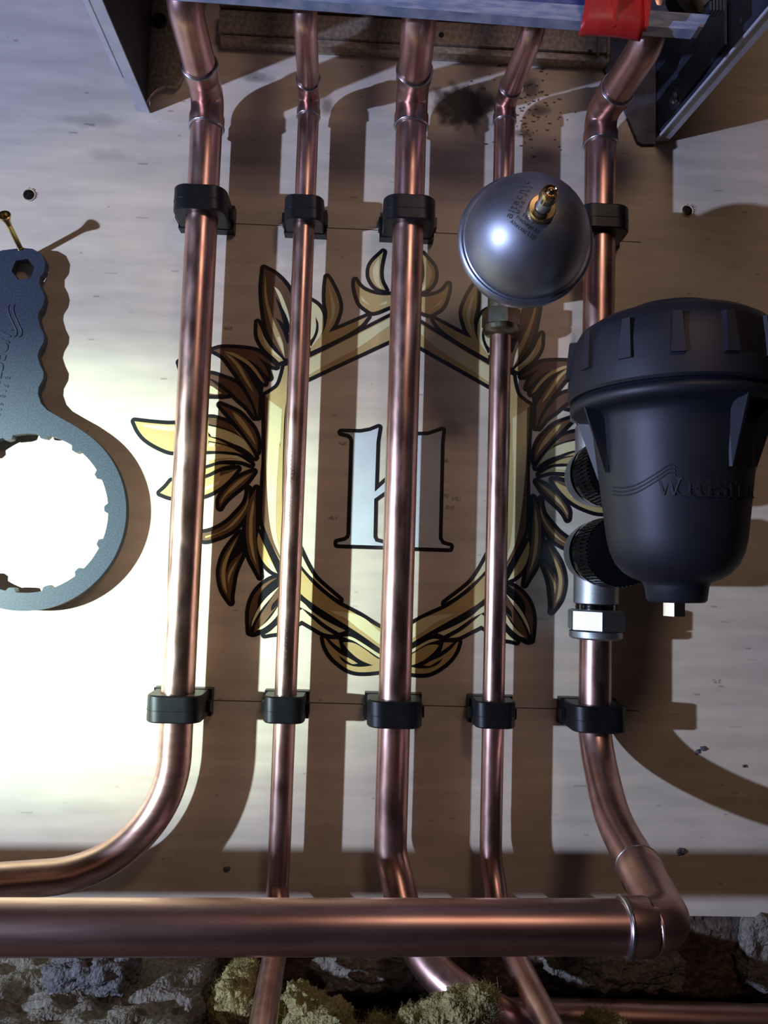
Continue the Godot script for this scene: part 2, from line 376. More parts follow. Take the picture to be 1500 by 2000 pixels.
func make_materials() -> void:
	M.copper = grained(c8(200, 158, 146), c8(230, 190, 176), 0.2, 1.0, 3, Vector3(11, 4, 11), 0.02, 1.8)
	M.copper.roughness_texture = noise_tex(4, 0.03, Color(0.7, 0.7, 0.7), Color(1, 1, 1), 256, 4, 1.8)
	M.copper.roughness = 0.39
	M.copper_flat = grained(c8(200, 158, 146), c8(230, 190, 176), 0.34, 1.0, 5, Vector3(3, 30, 30), 0.02, 1.8)
	M.fitting = grained(c8(198, 156, 145), c8(226, 186, 172), 0.36, 1.0, 6, Vector3(9, 9, 9), 0.012, 2.2)
	M.solder = mat(c8(205, 208, 210), 0.28, 1.0)
	M.clip = grained(c8(15, 16, 19), c8(24, 25, 29), 0.42, 0.0, 8, Vector3(20, 20, 20))
	M.steel = grained(c8(150, 152, 158), c8(178, 180, 186), 0.3, 1.0, 9, Vector3(16, 16, 16), 0.02, 1.5)
	M.vessel = grained(c8(166, 170, 180), c8(184, 188, 198), 0.45, 1.0, 10, Vector3(16, 16, 16), 0.02, 1.5)
	M.nickel = grained(c8(176, 180, 178), c8(200, 204, 202), 0.5, 1.0, 11, Vector3(60, 60, 60), 0.05, 1.8)
	M.chrome = mat(c8(170, 172, 174), 0.12, 1.0)
	M.brass = mat(c8(194, 168, 122), 0.24, 1.0)
	M.dull_brass = grained(c8(150, 146, 122), c8(178, 172, 146), 0.32, 1.0, 12, Vector3(30, 30, 30))
	M.zinc_yellow = mat(c8(208, 178, 112), 0.25, 1.0)
	M.black_plastic = grained(c8(20, 23, 32), c8(25, 28, 38), 0.54, 0.0, 13, Vector3(26, 26, 26), 0.03, 1.2)
	M.black_plastic.metallic_specular = 0.6
	M.knurl = mat(c8(22, 23, 25), 0.35, 0.4)
	M.wrench = grained(c8(36, 46, 60), c8(54, 66, 84), 0.42, 0.0, 14, Vector3(60, 60, 60), 0.04, 2.0)
	M.wrench.metallic_specular = 0.55
	M.white_metal = grained(c8(196, 200, 206), c8(214, 216, 220), 0.4, 0.3, 15, Vector3(10, 10, 10))
	M.galvanised = grained(c8(150, 138, 120), c8(188, 174, 152), 0.45, 0.6, 16, Vector3(30, 30, 30), 0.03, 1.6)
	M.dark_metal = grained(c8(70, 74, 86), c8(92, 96, 108), 0.42, 0.7, 17, Vector3(10, 10, 10))
	M.casing = mat(c8(205, 206, 208), 0.5)
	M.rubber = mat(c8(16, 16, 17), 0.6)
	M.red = grained(c8(196, 44, 36), c8(212, 56, 46), 0.42, 0.0, 18, Vector3(20, 20, 20))
	M.rail = grained(c8(150, 168, 196), c8(196, 206, 220), 0.25, 0.2, 19, Vector3(9, 40, 9), 0.02, 2.0)
	M.ink = mat(c8(20, 20, 24), 0.38)
	M.brown = grained(c8(104, 76, 54), c8(116, 86, 62), 0.42, 0.0, 20, Vector3(8, 8, 8))
	M.tan = grained(c8(198, 172, 112), c8(208, 182, 122), 0.42, 0.0, 21, Vector3(8, 8, 8))
	M.cream = grained(c8(232, 222, 166), c8(238, 230, 178), 0.42, 0.0, 22, Vector3(8, 8, 8))
	M.letter = grained(c8(206, 214, 218), c8(214, 222, 226), 0.42, 0.0, 23, Vector3(8, 8, 8))
	M.print_gold = mat(c8(74, 68, 58), 0.5, 0.3)
	M.pencil = mat(c8(80, 70, 62), 0.8)
	M.brick = grained(c8(74, 60, 50), c8(122, 104, 88), 0.95, 0.0, 24, Vector3(14, 14, 14), 0.03, 1.8, 0.12)
	M.mortar = grained(c8(104, 98, 86), c8(152, 146, 130), 0.95, 0.0, 25, Vector3(20, 20, 20), 0.04, 1.8, 0.12)
	M.slate = grained(c8(84, 82, 82), c8(128, 126, 124), 0.9, 0.0, 26, Vector3(26, 26, 26), 0.04, 1.8, 0.1)
	M.wool = grained(c8(150, 138, 82), c8(200, 188, 124), 0.95, 0.0, 27, Vector3(30, 30, 30), 0.04, 1.8, 0.2)
	M.plaster = grained(c8(72, 64, 58), c8(92, 82, 74), 0.9, 0.0, 28, Vector3(3, 3, 3))
	M.timber = grained(c8(108, 84, 62), c8(140, 112, 84), 0.8, 0.0, 29, Vector3(3, 12, 3))
	M.floor = grained(c8(84, 72, 60), c8(112, 98, 82), 0.9, 0.0, 30, Vector3(5, 5, 5))
	M.wood_fibre = mat(c8(214, 198, 170), 0.9)
	M.plywood = plywood()

# pale birch ply: long horizontal grain, blotches, small knots, the scorch and soot of the soldering
const BOARD_X0 := -0.62
const BOARD_X1 := 0.62
const BOARD_Y0 := -0.234
const BOARD_Y1 := 0.86
func plywood() -> StandardMaterial3D:
	var w := 1400
	var h := 1235
	var px_m := w / (BOARD_X1 - BOARD_X0)
	var grain := FastNoiseLite.new()
	grain.seed = 41
	grain.frequency = 0.05
	grain.fractal_octaves = 4
	var g1 := grain.get_image(w / 14, h)           # squeezed sideways, so that the grain is long
	g1.resize(w, h, Image.INTERPOLATE_BILINEAR)
	var blot := FastNoiseLite.new()
	blot.seed = 42
	blot.frequency = 0.006
	blot.fractal_octaves = 3
	var g2 := blot.get_image(w, h)
	var fine := FastNoiseLite.new()
	fine.seed = 43
	fine.frequency = 0.09
	fine.fractal_octaves = 3
	var g3 := fine.get_image(w / 4, h)
	g3.resize(w, h, Image.INTERPOLATE_BILINEAR)
	var d1 := g1.get_data()
	var d2 := g2.get_data()
	var d3 := g3.get_data()
	var out := PackedByteArray()
	out.resize(w * h * 3)
	for i in w * h:
		var t := 1.0 + (d1[i] - 128) * 0.00042 + (d2[i] - 128) * 0.00035 + (d3[i] - 128) * 0.00025
		var y := (d2[i] - 128) * 0.00022
		out[i * 3] = clampi(int(224.0 * t), 0, 255)
		out[i * 3 + 1] = clampi(int(211.0 * (t - y * 0.3)), 0, 255)
		out[i * 3 + 2] = clampi(int(188.0 * (t - y)), 0, 255)
	var im := Image.create_from_data(w, h, false, Image.FORMAT_RGB8, out)
	var r := RandomNumberGenerator.new()
	r.seed = 5
	# specks, short dark pores and pale scratches
	for i in 900:
		var x := r.randi_range(0, w - 12)
		var y := r.randi_range(0, h - 3)
		var c := im.get_pixel(x, y)
		var k := r.randf_range(0.72, 0.93)
		var n := r.randi_range(1, 5) if i % 3 else r.randi_range(4, 11)
		for j in n:
			im.set_pixel(x + j, y, Color(c.r * k, c.g * k, c.b * k))
	# scorch mark of the blowlamp, ragged, with soot specks round it
	var ragged := FastNoiseLite.new()
	ragged.seed = 44
	ragged.frequency = 0.02
	for s in [[902, 206, 54.0, 40.0, 1.1], [945, 190, 26.0, 16.0, 0.45], [1035, 165, 20.0, 22.0, 0.42], [1050, 215, 22.0, 10.0, 0.4], [1020, 260, 18.0, 8.0, 0.35], [640, 205, 14.0, 18.0, 0.3], [500, 150, 34.0, 10.0, 0.25], [1015, 415, 30.0, 20.0, 0.12], [880, 842, 26.0, 20.0, 0.2], [1120, 680, 7.0, 30.0, 0.22], [800, 770, 12.0, 8.0, 0.2], [180, 235, 60.0, 14.0, 0.12], [215, 300, 40.0, 12.0, 0.1], [1060, 305, 30.0, 18.0, 0.2]]:
		var p := at(s[0], s[1], 0.0)
		var cx := (p.x - BOARD_X0) * px_m
		var cy := (BOARD_Y1 - p.y) * px_m
		var rx: float = s[2] / 2.72 * 0.001 * px_m
		var ry: float = s[3] / 2.72 * 0.001 * px_m
		for yy in range(int(cy - ry * 2.0), int(cy + ry * 2.0)):
			for xx in range(int(cx - rx * 2.0), int(cx + rx * 2.0)):
				if xx < 0 or yy < 0 or xx >= w or yy >= h:
					continue
				var q := Vector2((xx - cx) / rx, (yy - cy) / ry).length() + ragged.get_noise_2d(xx * 3.0, yy * 3.0) * 0.5
				var a := minf(0.97, s[4] * 1.2 * (1.0 - smoothstep(0.3, 1.5, q)))
				if a > 0.01:
					var c := im.get_pixel(xx, yy)
					im.set_pixel(xx, yy, c.lerp(Color(0.12, 0.1, 0.11), a))
	for i in 150:
		var p := at(r.randfn(1015.0, 45.0), r.randfn(215.0, 45.0), 0.0)
		var x := int((p.x - BOARD_X0) * px_m)
		var y := int((BOARD_Y1 - p.y) * px_m)
		for j in r.randi_range(1, 3):
			if x + j < w and y < h and x >= 0 and y >= 0:
				im.set_pixel(x + j, y, Color(0.16, 0.13, 0.13))
	for k in [[669, 867], [651, 1011], [868, 970], [893, 975], [880, 990], [868, 900], [690, 870], [445, 640], [880, 1250], [1400, 1330]]:
		var p := at(k[0], k[1], 0.0)
		var x := int((p.x - BOARD_X0) * px_m)
		var y := int((BOARD_Y1 - p.y) * px_m)
		for dx in range(-3, 4):
			for dy in range(-1, 2):
				if r.randf() < 0.7:
					im.set_pixel(x + dx, y + dy, im.get_pixel(x + dx, y + dy) * 0.72)
	var m := mat(Color.WHITE, 0.5)
	m.albedo_texture = ImageTexture.create_from_image(im)
	return m


# ---------------------------------------------------------------- builders
func elbow_run(t: Node3D, x: float, y_e: float, z: float, r: float, top: Vector3, foot: float) -> void:
	# upper tube coming down from the boiler, 45 degree fitting with its solder rings, tube down to foot
	var e := Vector3(x, y_e, z)
	var up := (top - e).normalized()
	top = e + (top - e) * 1.12
	var s_up := r * 2.7
	var s_dn := r * 2.0
	var st := new_st()
	tube(st, rounded([top + Vector3(0, 0.115, 0), top, e + up * s_up * 0.8], [r * 1.6], 8), r)
	obj("upper_tube", st, M.fitting, t)
	st = new_st()
	var dn := Vector3.DOWN
	var path := [e + up * s_up, e + up * (s_up - r * 0.75), e + up * (s_up - r * 0.95)]
	path += rounded([e + up * (s_up - r * 1.0), e, e + dn * (s_dn - r * 0.95)], [r * 0.85], 8)
	path.append(e + dn * (s_dn - r * 0.7))
	path.append(e + dn * s_dn)
	var rad := []
	for i in path.size():
		rad.append(r * 1.04)
	for i in [0, 1, path.size() - 1, path.size() - 2]:
		rad[i] = r * 1.12
	tube(st, path, rad, 36)
	var f := obj("elbow_fitting", st, M.fitting, t)
	st = new_st()
	torus(st, e + up * s_up, up, r * 1.07, r * 0.085, 40, r * 0.05)
	obj("solder_ring", st, M.solder, f)
	st = new_st()
	torus(st, e + dn * s_dn, Vector3.UP, r * 1.07, r * 0.085, 40, r * 0.05)
	obj("solder_ring", st, M.solder, f)
	st = new_st()
	var sock := s_dn
	tube(st, [e + Vector3(0, -sock * 0.5, 0), Vector3(x, foot, z)], r)
	obj("tube", st, M.copper, t)

func clip(x: float, y: float, r: float, label: String, group: String) -> void:
	var t := thing("pipe_clip", label, "pipe clip", group)
	var big := r > 0.009
	var cz := 0.024 if big else 0.020
	var hw := r + (0.0072 if big else 0.0062)
	var front := cz + r + 0.0052
	var hh := 0.0088
	t.position = Vector3(x, y, 0)
	var segs := 56
	var o := []
	var inn := []
	for k in segs:
		var a := TAU * (k + 0.5) / segs
		var d := Vector2(cos(a), sin(a))
		# outline: straight sides and back, rounded front corners
		var lo := Vector2(-hw, 0.0005 - cz)
		var hi := Vector2(hw, front - cz)
		var tt := 1e9
		if d.x > 1e-6: tt = minf(tt, hi.x / d.x)
		if d.x < -1e-6: tt = minf(tt, lo.x / d.x)
		if d.y > 1e-6: tt = minf(tt, hi.y / d.y)
		if d.y < -1e-6: tt = minf(tt, lo.y / d.y)
		var p := d * tt
		var rc := hw * 0.55
		var cc := Vector2(signf(p.x) * (hw - rc), hi.y - rc)
		if absf(p.x) > hw - rc and p.y > hi.y - rc:
			# where the ray meets the corner arc
			var b := d.dot(cc)
			var disc := b * b - cc.length_squared() + rc * rc
			if disc > 0.0:
				p = d * (b + sqrt(disc))
		o.append(p)
		inn.append(d * (r * 1.02))
	var st := new_st()
	var bev := 0.0009
	for k in segs:
		var k2 := (k + 1) % segs
		var ring := func(p: Vector2, h: float) -> Vector3: return Vector3(p.x, h, cz + p.y)
		var oa: Vector2 = o[k]
		var ob: Vector2 = o[k2]
		var ia: Vector2 = inn[k]
		var ib: Vector2 = inn[k2]
		var sa := oa * (1.0 - bev / oa.length())
		var sb := ob * (1.0 - bev / ob.length())
		st.set_smooth_group(1)
		quad(st, ring.call(oa, -hh + bev), ring.call(oa, hh - bev), ring.call(ob, hh - bev), ring.call(ob, -hh + bev))
		st.set_smooth_group(2)
		quad(st, ring.call(oa, hh - bev), ring.call(sa, hh), ring.call(sb, hh), ring.call(ob, hh - bev))
		quad(st, ring.call(sa, -hh), ring.call(oa, -hh + bev), ring.call(ob, -hh + bev), ring.call(sb, -hh))
		st.set_smooth_group(3)
		quad(st, ring.call(sa, hh), ring.call(ia, hh), ring.call(ib, hh), ring.call(sb, hh))
		quad(st, ring.call(ia, -hh), ring.call(sa, -hh), ring.call(sb, -hh), ring.call(ib, -hh))
		st.set_smooth_group(4)
		quad(st, ring.call(ia, hh), ring.call(ia, -hh), ring.call(ib, -hh), ring.call(ib, hh))
	obj("ring", st, M.clip, t)
	st = new_st()     # the base on the wall, a little wider, with the latch
	box(st, Vector3(-hw - 0.0016, -hh * 1.05, 0.0004), Vector3(hw + 0.0016, hh * 1.05, 0.009))
	obj("base", st, M.clip, t)
	st = new_st()
	box(st, Vector3(hw + 0.0003, -hh * 0.55, 0.010), Vector3(hw + 0.0026, hh * 0.3, 0.019))
	obj("latch", st, M.clip, t)
	st = new_st()
	box(st, Vector3(-hw - 0.0026, -hh * 0.55, 0.006), Vector3(-hw - 0.0003, hh * 0.3, 0.016))
	obj("latch", st, M.clip, t)
	st = new_st()
	torus_band(st, o, cz, 0.0)
	obj("moulding_line", st, M.clip, t)

func torus_band(st: SurfaceTool, o: Array, cz: float, h: float) -> void:
	var path := []
	for k in o.size():
		if o[k].y > -0.004:
			path.append(Vector3(o[k].x, h - 0.001, cz + o[k].y))
	tube(st, path, 0.00025, 6, false)

func smooth_poly(flat: Array, mirror: bool, steps := 4) -> PackedVector2Array:
	var p := PackedVector2Array()
	for i in range(0, flat.size(), 2):
		var x: float = flat[i] * 1e-4
		if mirror:
			x = 2.0 * 0.0272 - x
		p.append(Vector2(x, flat[i + 1] * 1e-4))
	var n := p.size()
	var out := PackedVector2Array()
	for i in n:
		var a := p[(i + n - 1) % n]
		var b := p[i]
		var c := p[(i + 1) % n]
		var d := p[(i + 2) % n]
		var len_ := b.distance_to(c)
		var m0 := Vector2.ZERO
		var m1 := Vector2.ZERO
		if absf((b - a).angle_to(c - b)) < 0.85:
			m0 = (c - a).normalized() * len_
		else:
			m0 = c - b
		if absf((c - b).angle_to(d - c)) < 0.85:
			m1 = (d - b).normalized() * len_
		else:
			m1 = c - b
		for k in steps:
			var s := float(k) / steps
			var s2 := s * s
			var s3 := s2 * s
			out.append(b * (2 * s3 - 3 * s2 + 1) + m0 * (s3 - 2 * s2 + s) + c * (-2 * s3 + 3 * s2) + m1 * (s3 - s2))
	return out

func film(st: SurfaceTool, poly: PackedVector2Array, z: float) -> bool:
	if Geometry2D.is_polygon_clockwise(poly):
		poly.reverse()
	var idx := triangles(poly)
	for k in range(0, idx.size(), 3):
		tri(st, v3(poly[idx[k]], z), v3(poly[idx[k + 2]], z), v3(poly[idx[k + 1]], z))
	return idx.size() > 0

func area2(p: PackedVector2Array) -> float:
	var s := 0.0
	for i in p.size():
		s += p[i - 1].cross(p[i])
	return absf(s)

# the polygon widened all round with rounded corners; clipper works in whole numbers, so it is done in units of 0.01 mm
func grown(poly: PackedVector2Array, by: float) -> Array:
	var big := PackedVector2Array()
	for v in poly:
		big.append(v * 100000.0)
	var best := PackedVector2Array()
	for turn in 2:
		for bp in Geometry2D.offset_polygon(big, by * 100000.0, Geometry2D.JOIN_ROUND):
			if best.is_empty() or area2(bp) > area2(best):
				best = bp
		big.reverse()
	var out := PackedVector2Array()
	for v in best:
		out.append(v / 100000.0)
	return [out]

func crest() -> void:
	var t := thing("crest_emblem", "printed crest with black-outlined gold leaves around a pale blue letter H, on the plywood", "emblem")
	var inks := {"k": M.ink, "b": M.brown, "t": M.tan, "c": M.cream}
	var serial := 0
	for mirror in [false, true]:
		for lf in CREST:
			var mesh := ArrayMesh.new()
			var mats := []
			var stk := new_st()
			var lift := 0.00002 * (serial % 12)
			serial += 1
			var any := false
			var level := 0
			var o := MeshInstance3D.new()
			for sh in lf[1]:
				var code: String = sh[0]
				var poly := smooth_poly(sh[1], mirror)
				if triangles(poly).is_empty():
					poly = smooth_poly(sh[1], mirror, 1)
				if code == code.to_upper():
					for bp in grown(poly, 0.0028):
						any = film(stk, bp, 0.00015 + lift) or any
				if code == "K":
					continue
				level += 1
				var st := new_st()
				if film(st, poly, 0.00045 + 0.00005 * level):
					st.generate_normals()
					st.commit(mesh)
					mats.append(inks[code.to_lower()])
				else:
					print("crest shape without triangles: ", lf[0], " ", code, " ", sh[1].slice(0, 4))
			if any:
				stk.generate_normals()
				stk.commit(mesh)
				mats.append(M.ink)
			o.mesh = mesh
			for i in mats.size():
				mesh.surface_set_material(i, mats[i])
			o.name = lf[0]
			t.add_child(o, true)
	var lm := ArrayMesh.new()
	var poly := smooth_poly(LETTER, false, 1)
	var sb := new_st()
	for bp in grown(poly, 0.0028):
		film(sb, bp, 0.00014)
	sb.generate_normals()
	sb.commit(lm)
	var sf := new_st()
	film(sf, poly, 0.0005)
	sf.generate_normals()
	sf.commit(lm)
	lm.surface_set_material(0, M.ink)
	lm.surface_set_material(1, M.letter)
	var lo := MeshInstance3D.new()
	lo.mesh = lm
	lo.name = "letter"
	lo.set_meta("label", "pale blue letter H with a black outline")
	t.add_child(lo, true)

func countersunk_screw(px: float, py: float, label: String) -> void:
	var c := at(px, py, 0.0)
	var t := thing("wood_screw", label, "screw", "screws driven into the board")
	t.position = c
	var st := new_st()
	lathe(st, [Vector2(0.0046, 0.0002), Vector2(0.0047, 0.0007), Vector2(0.0041, 0.0008), Vector2(0.0038, 0.0001)], axis_xf(Vector3.ZERO, Vector3(0, 0, 1)), 22)
	for k in 14:
		var a := k * 2.39
		var p := Vector3(cos(a), sin(a), 0) * 0.0046
		tri(st, p + Vector3(0, 0, 0.0002), p * 1.12 + Vector3(0.0005, 0, 0.0012), p * 1.05 + Vector3(0, 0.0008, 0.0002))
	obj("torn_fibre", st, M.wood_fibre, t)
	st = new_st()
	lathe(st, [Vector2(0.0, 0.00025), Vector2(0.0012, 0.00025), Vector2(0.0036, 0.0004), Vector2(0.0040, 0.0002)], axis_xf(Vector3.ZERO, Vector3(0, 0, 1)), 22)
	obj("head", st, mat(c8(70, 62, 50), 0.35, 0.9), t)
	st = new_st()
	for k in 2:
		var b := Basis(Vector3(0, 0, 1), 0.5 + k * PI / 2)
		slab(st, PackedVector2Array([Vector2(-0.0022, -0.0004), Vector2(0.0022, -0.0004), Vector2(0.0022, 0.0004), Vector2(-0.0022, 0.0004)]), 0.0002, 0.00048, 0.0, Transform3D(b, Vector3.ZERO))
	obj("cross_slot", st, M.rubber, t)


# ---------------------------------------------------------------- scene
func _ready() -> void:
	rng.seed = 11
	# camera
	var cam := Camera3D.new()
	cam.name = "camera"
	cam_basis = Basis.from_euler(Vector3(deg_to_rad(4.4), deg_to_rad(-2.0), deg_to_rad(1.75)))
	cam.transform = Transform3D(cam_basis, CAM)
	cam.fov = rad_to_deg(2.0 * atan(1000.0 / FOCAL))
	cam.near = 0.02
	cam.far = 20.0
	cam.current = true
	add_child(cam)
	# surroundings: a closed dark loft
	var env := Environment.new()
	env.background_mode = Environment.BG_COLOR
	env.background_color = Color(0.004, 0.004, 0.005)
	env.tonemap_mode = Environment.TONE_MAPPER_LINEAR
	env.tonemap_exposure = 1.0
	env.sdfgi_enabled = true
	env.ssao_enabled = true
	env.ssil_enabled = true
	var we := WorldEnvironment.new()
	we.name = "surroundings"
	we.environment = env
	add_child(we)
	# torch: wide spill and a narrow hot spot, from the same lens
	var aim := at(50, 1130, 0.0)
	for s in [[66.0, 0.6, 1.02, Color(0.84, 0.91, 1.20)], [20.0, 1.0, 0.55, Color(0.93, 1.0, 0.82)], [9.2, 1.0, 5.2, Color(0.88, 1.0, 0.92)]]:
		var l := SpotLight3D.new()
		l.name = "torch_beam"
		l.light_color = s[3]
		l.light_energy = s[2]
		l.spot_angle = s[0]
		l.spot_angle_attenuation = s[1]
		l.spot_range = 8.0
		l.spot_attenuation = 2.0
		l.light_size = 0.012
		l.shadow_enabled = true
		add_child(l, true)
		l.look_at_from_position(TORCH, aim)
	var om := OmniLight3D.new()
	om.name = "bulb_glow"
	om.position = BULB
	om.light_color = Color(1.0, 0.86, 0.78)
	om.light_energy = 0.075
	om.omni_range = 8.0
	om.omni_attenuation = 2.0
	om.light_size = 0.09
	om.shadow_enabled = true
	add_child(om)
	make_materials()
	room()
	boiler()
	crest()
	pipes()
	vessel()
	water_filter()
	wrench()
	screws()
	rubble()

func structure(called: String, st: SurfaceTool, m: Material) -> MeshInstance3D:
	var o := obj(called, st, m)
	o.set_meta("kind", "structure")
	return o

func room() -> void:
	# plywood board, its face on z = 0, with the print of the grain laid over it
	var st := new_st()
	st.set_smooth_group(-1)
	var c := [Vector3(BOARD_X0, BOARD_Y0, 0), Vector3(BOARD_X0, BOARD_Y1, 0), Vector3(BOARD_X1, BOARD_Y1, 0), Vector3(BOARD_X1, BOARD_Y0, 0)]
	var face := [0, 1, 2, 0, 2, 3]
	for i in face:
		st.set_uv(Vector2((c[i].x - BOARD_X0) / (BOARD_X1 - BOARD_X0), (BOARD_Y1 - c[i].y) / (BOARD_Y1 - BOARD_Y0)))
		st.add_vertex(c[i])
	var th := -0.018
	var edge := [[0, 1], [1, 2], [2, 3], [3, 0]]
	for e in edge:
		var a: Vector3 = c[e[0]]
		var b: Vector3 = c[e[1]]
		var q := [a, a + Vector3(0, 0, th), b + Vector3(0, 0, th), a, b + Vector3(0, 0, th), b]
		for v in q:
			st.set_uv(Vector2((v.x - BOARD_X0) / (BOARD_X1 - BOARD_X0), 0.985 + v.z * 0.5))
			st.add_vertex(v)
	var back := [0, 2, 1, 0, 3, 2]
	for i in back:
		st.set_uv(Vector2(0.5, 0.5))
		st.add_vertex(c[i] + Vector3(0, 0, th))
	var board := structure("wall_back", st, M.plywood)
	for y in [0.2507, -0.0936]:
		st = new_st()
		box(st, Vector3(-0.118, y - 0.00028, 0.00002), Vector3(0.205, y + 0.00028, 0.00012))
		obj("pencil_line", st, M.pencil, board)
	# the loft around
	st = new_st()
	box(st, Vector3(-1.9, -0.62, -0.22), Vector3(1.9, 1.5, -0.12))
	structure("wall_rear", st, M.plaster)
	st = new_st()
	box(st, Vector3(-1.9, -0.62, 2.6), Vector3(1.9, 1.5, 2.7))
	structure("wall_front", st, M.plaster)
	st = new_st()
	box(st, Vector3(-2.0, -0.62, -0.22), Vector3(-1.9, 1.5, 2.7))
	structure("wall_left", st, M.plaster)
	st = new_st()
	box(st, Vector3(1.9, -0.62, -0.22), Vector3(2.0, 1.5, 2.7))
	structure("wall_right", st, M.plaster)
	st = new_st()
	box(st, Vector3(-2.0, -0.72, -0.22), Vector3(2.0, -0.62, 2.7))
	structure("floor", st, M.floor)
	st = new_st()
	box(st, Vector3(-2.0, 1.5, -0.22), Vector3(2.0, 1.6, 2.7))
	structure("ceiling", st, M.timber)
	# battens that carry the board off the rear wall
	st = new_st()
	box(st, Vector3(-0.6, -0.12, -0.12), Vector3(0.6, -0.05, -0.018))
	box(st, Vector3(-0.6, 0.7, -0.12), Vector3(0.6, 0.77, -0.018))
	structure("trim_1", st, M.timber)
	# torch on a crate, outside the frame to the left
	var dir := (at(50, 1130, 0.0) - TORCH).normalized()
	var t := thing("torch", "black hand torch lying on a wooden crate, shining at the board", "torch")
	var xf := axis_xf(TORCH - dir * 0.02, -dir)
	st = new_st()
	lathe(st, [Vector2(0.021, 0.0), Vector2(0.024, 0.0), Vector2(0.024, 0.03), Vector2(0.015, 0.05), Vector2(0.015, 0.14), Vector2(0.0, 0.14)], xf, 28)
	obj("barrel", st, M.rubber, t)
	st = new_st()
	lathe(st, [Vector2(0.0, 0.004), Vector2(0.0205, 0.004)], xf, 28)
	var lens := mat(Color(0.9, 0.95, 1.0), 0.2)
	lens.emission_enabled = true
	lens.emission = Color(0.9, 0.96, 1.0)
	lens.emission_energy_multiplier = 4.0
	obj("lens_light", st, lens, t)
	var crate := thing("wooden_crate", "slatted wooden crate standing on the floor under the torch", "crate")
	var cp := TORCH - dir * 0.09
	for k in 5:
		st = new_st()
		var y0 := -0.62 + k * 0.11
		box(st, Vector3(cp.x - 0.16, y0, cp.z - 0.12), Vector3(cp.x + 0.13, y0 + 0.09, cp.z - 0.105))
		obj("slat", st, M.timber, crate)
		st = new_st()
		box(st, Vector3(cp.x - 0.16, y0, cp.z + 0.105), Vector3(cp.x + 0.13, y0 + 0.09, cp.z + 0.12))
		obj("slat", st, M.timber, crate)
	st = new_st()
	box(st, Vector3(cp.x - 0.16, -0.09, cp.z - 0.12), Vector3(cp.x + 0.13, -0.075, cp.z + 0.12))
	obj("lid", st, M.timber, crate)
	# bare warm bulb on its flex, behind and above the camera
	var b := thing("pendant_bulb", "bare warm light bulb hanging on a flex from the ceiling", "lamp")
	st = new_st()
	lathe(st, [Vector2(0, -0.04), Vector2(0.018, -0.036), Vector2(0.03, -0.015), Vector2(0.03, 0.005), Vector2(0.02, 0.03), Vector2(0.014, 0.045), Vector2(0.0, 0.045)], Transform3D(Basis(), BULB), 24)
	var glow := mat(Color(1.0, 0.8, 0.6), 0.3)
	glow.emission_enabled = true
	glow.emission = Color(1.0, 0.55, 0.22)
	glow.emission_energy_multiplier = 1.6
	obj("light_bulb", st, glow, b)
	st = new_st()
	lathe(st, [Vector2(0.0, 0.046), Vector2(0.02, 0.046), Vector2(0.02, 0.08), Vector2(0.006, 0.1), Vector2(0.0, 0.1)], Transform3D(Basis(), BULB), 20)
	obj("lamp_holder", st, M.casing, b)
	st = new_st()
	tube(st, [BULB + Vector3(0, 0.095, 0), Vector3(BULB.x, 1.5, BULB.z)], 0.003, 8)
	obj("flex", st, M.casing, b)

func prism_between(st: SurfaceTool, a: Vector3, b: Vector3, off: Vector3, rise: Vector3) -> void:
	# sheet from edge a-b, thickened by off, raised by rise
	hexa(st, [a, a + off, a + off + rise, a + rise, b, b + off, b + off + rise, b + rise])

func px_poly(pts: Array, z: float) -> PackedVector2Array:
	var p := PackedVector2Array()
	for i in range(0, pts.size(), 2):
		var v := at(pts[i], pts[i + 1], z)
		p.append(Vector2(v.x, v.y))
	return p

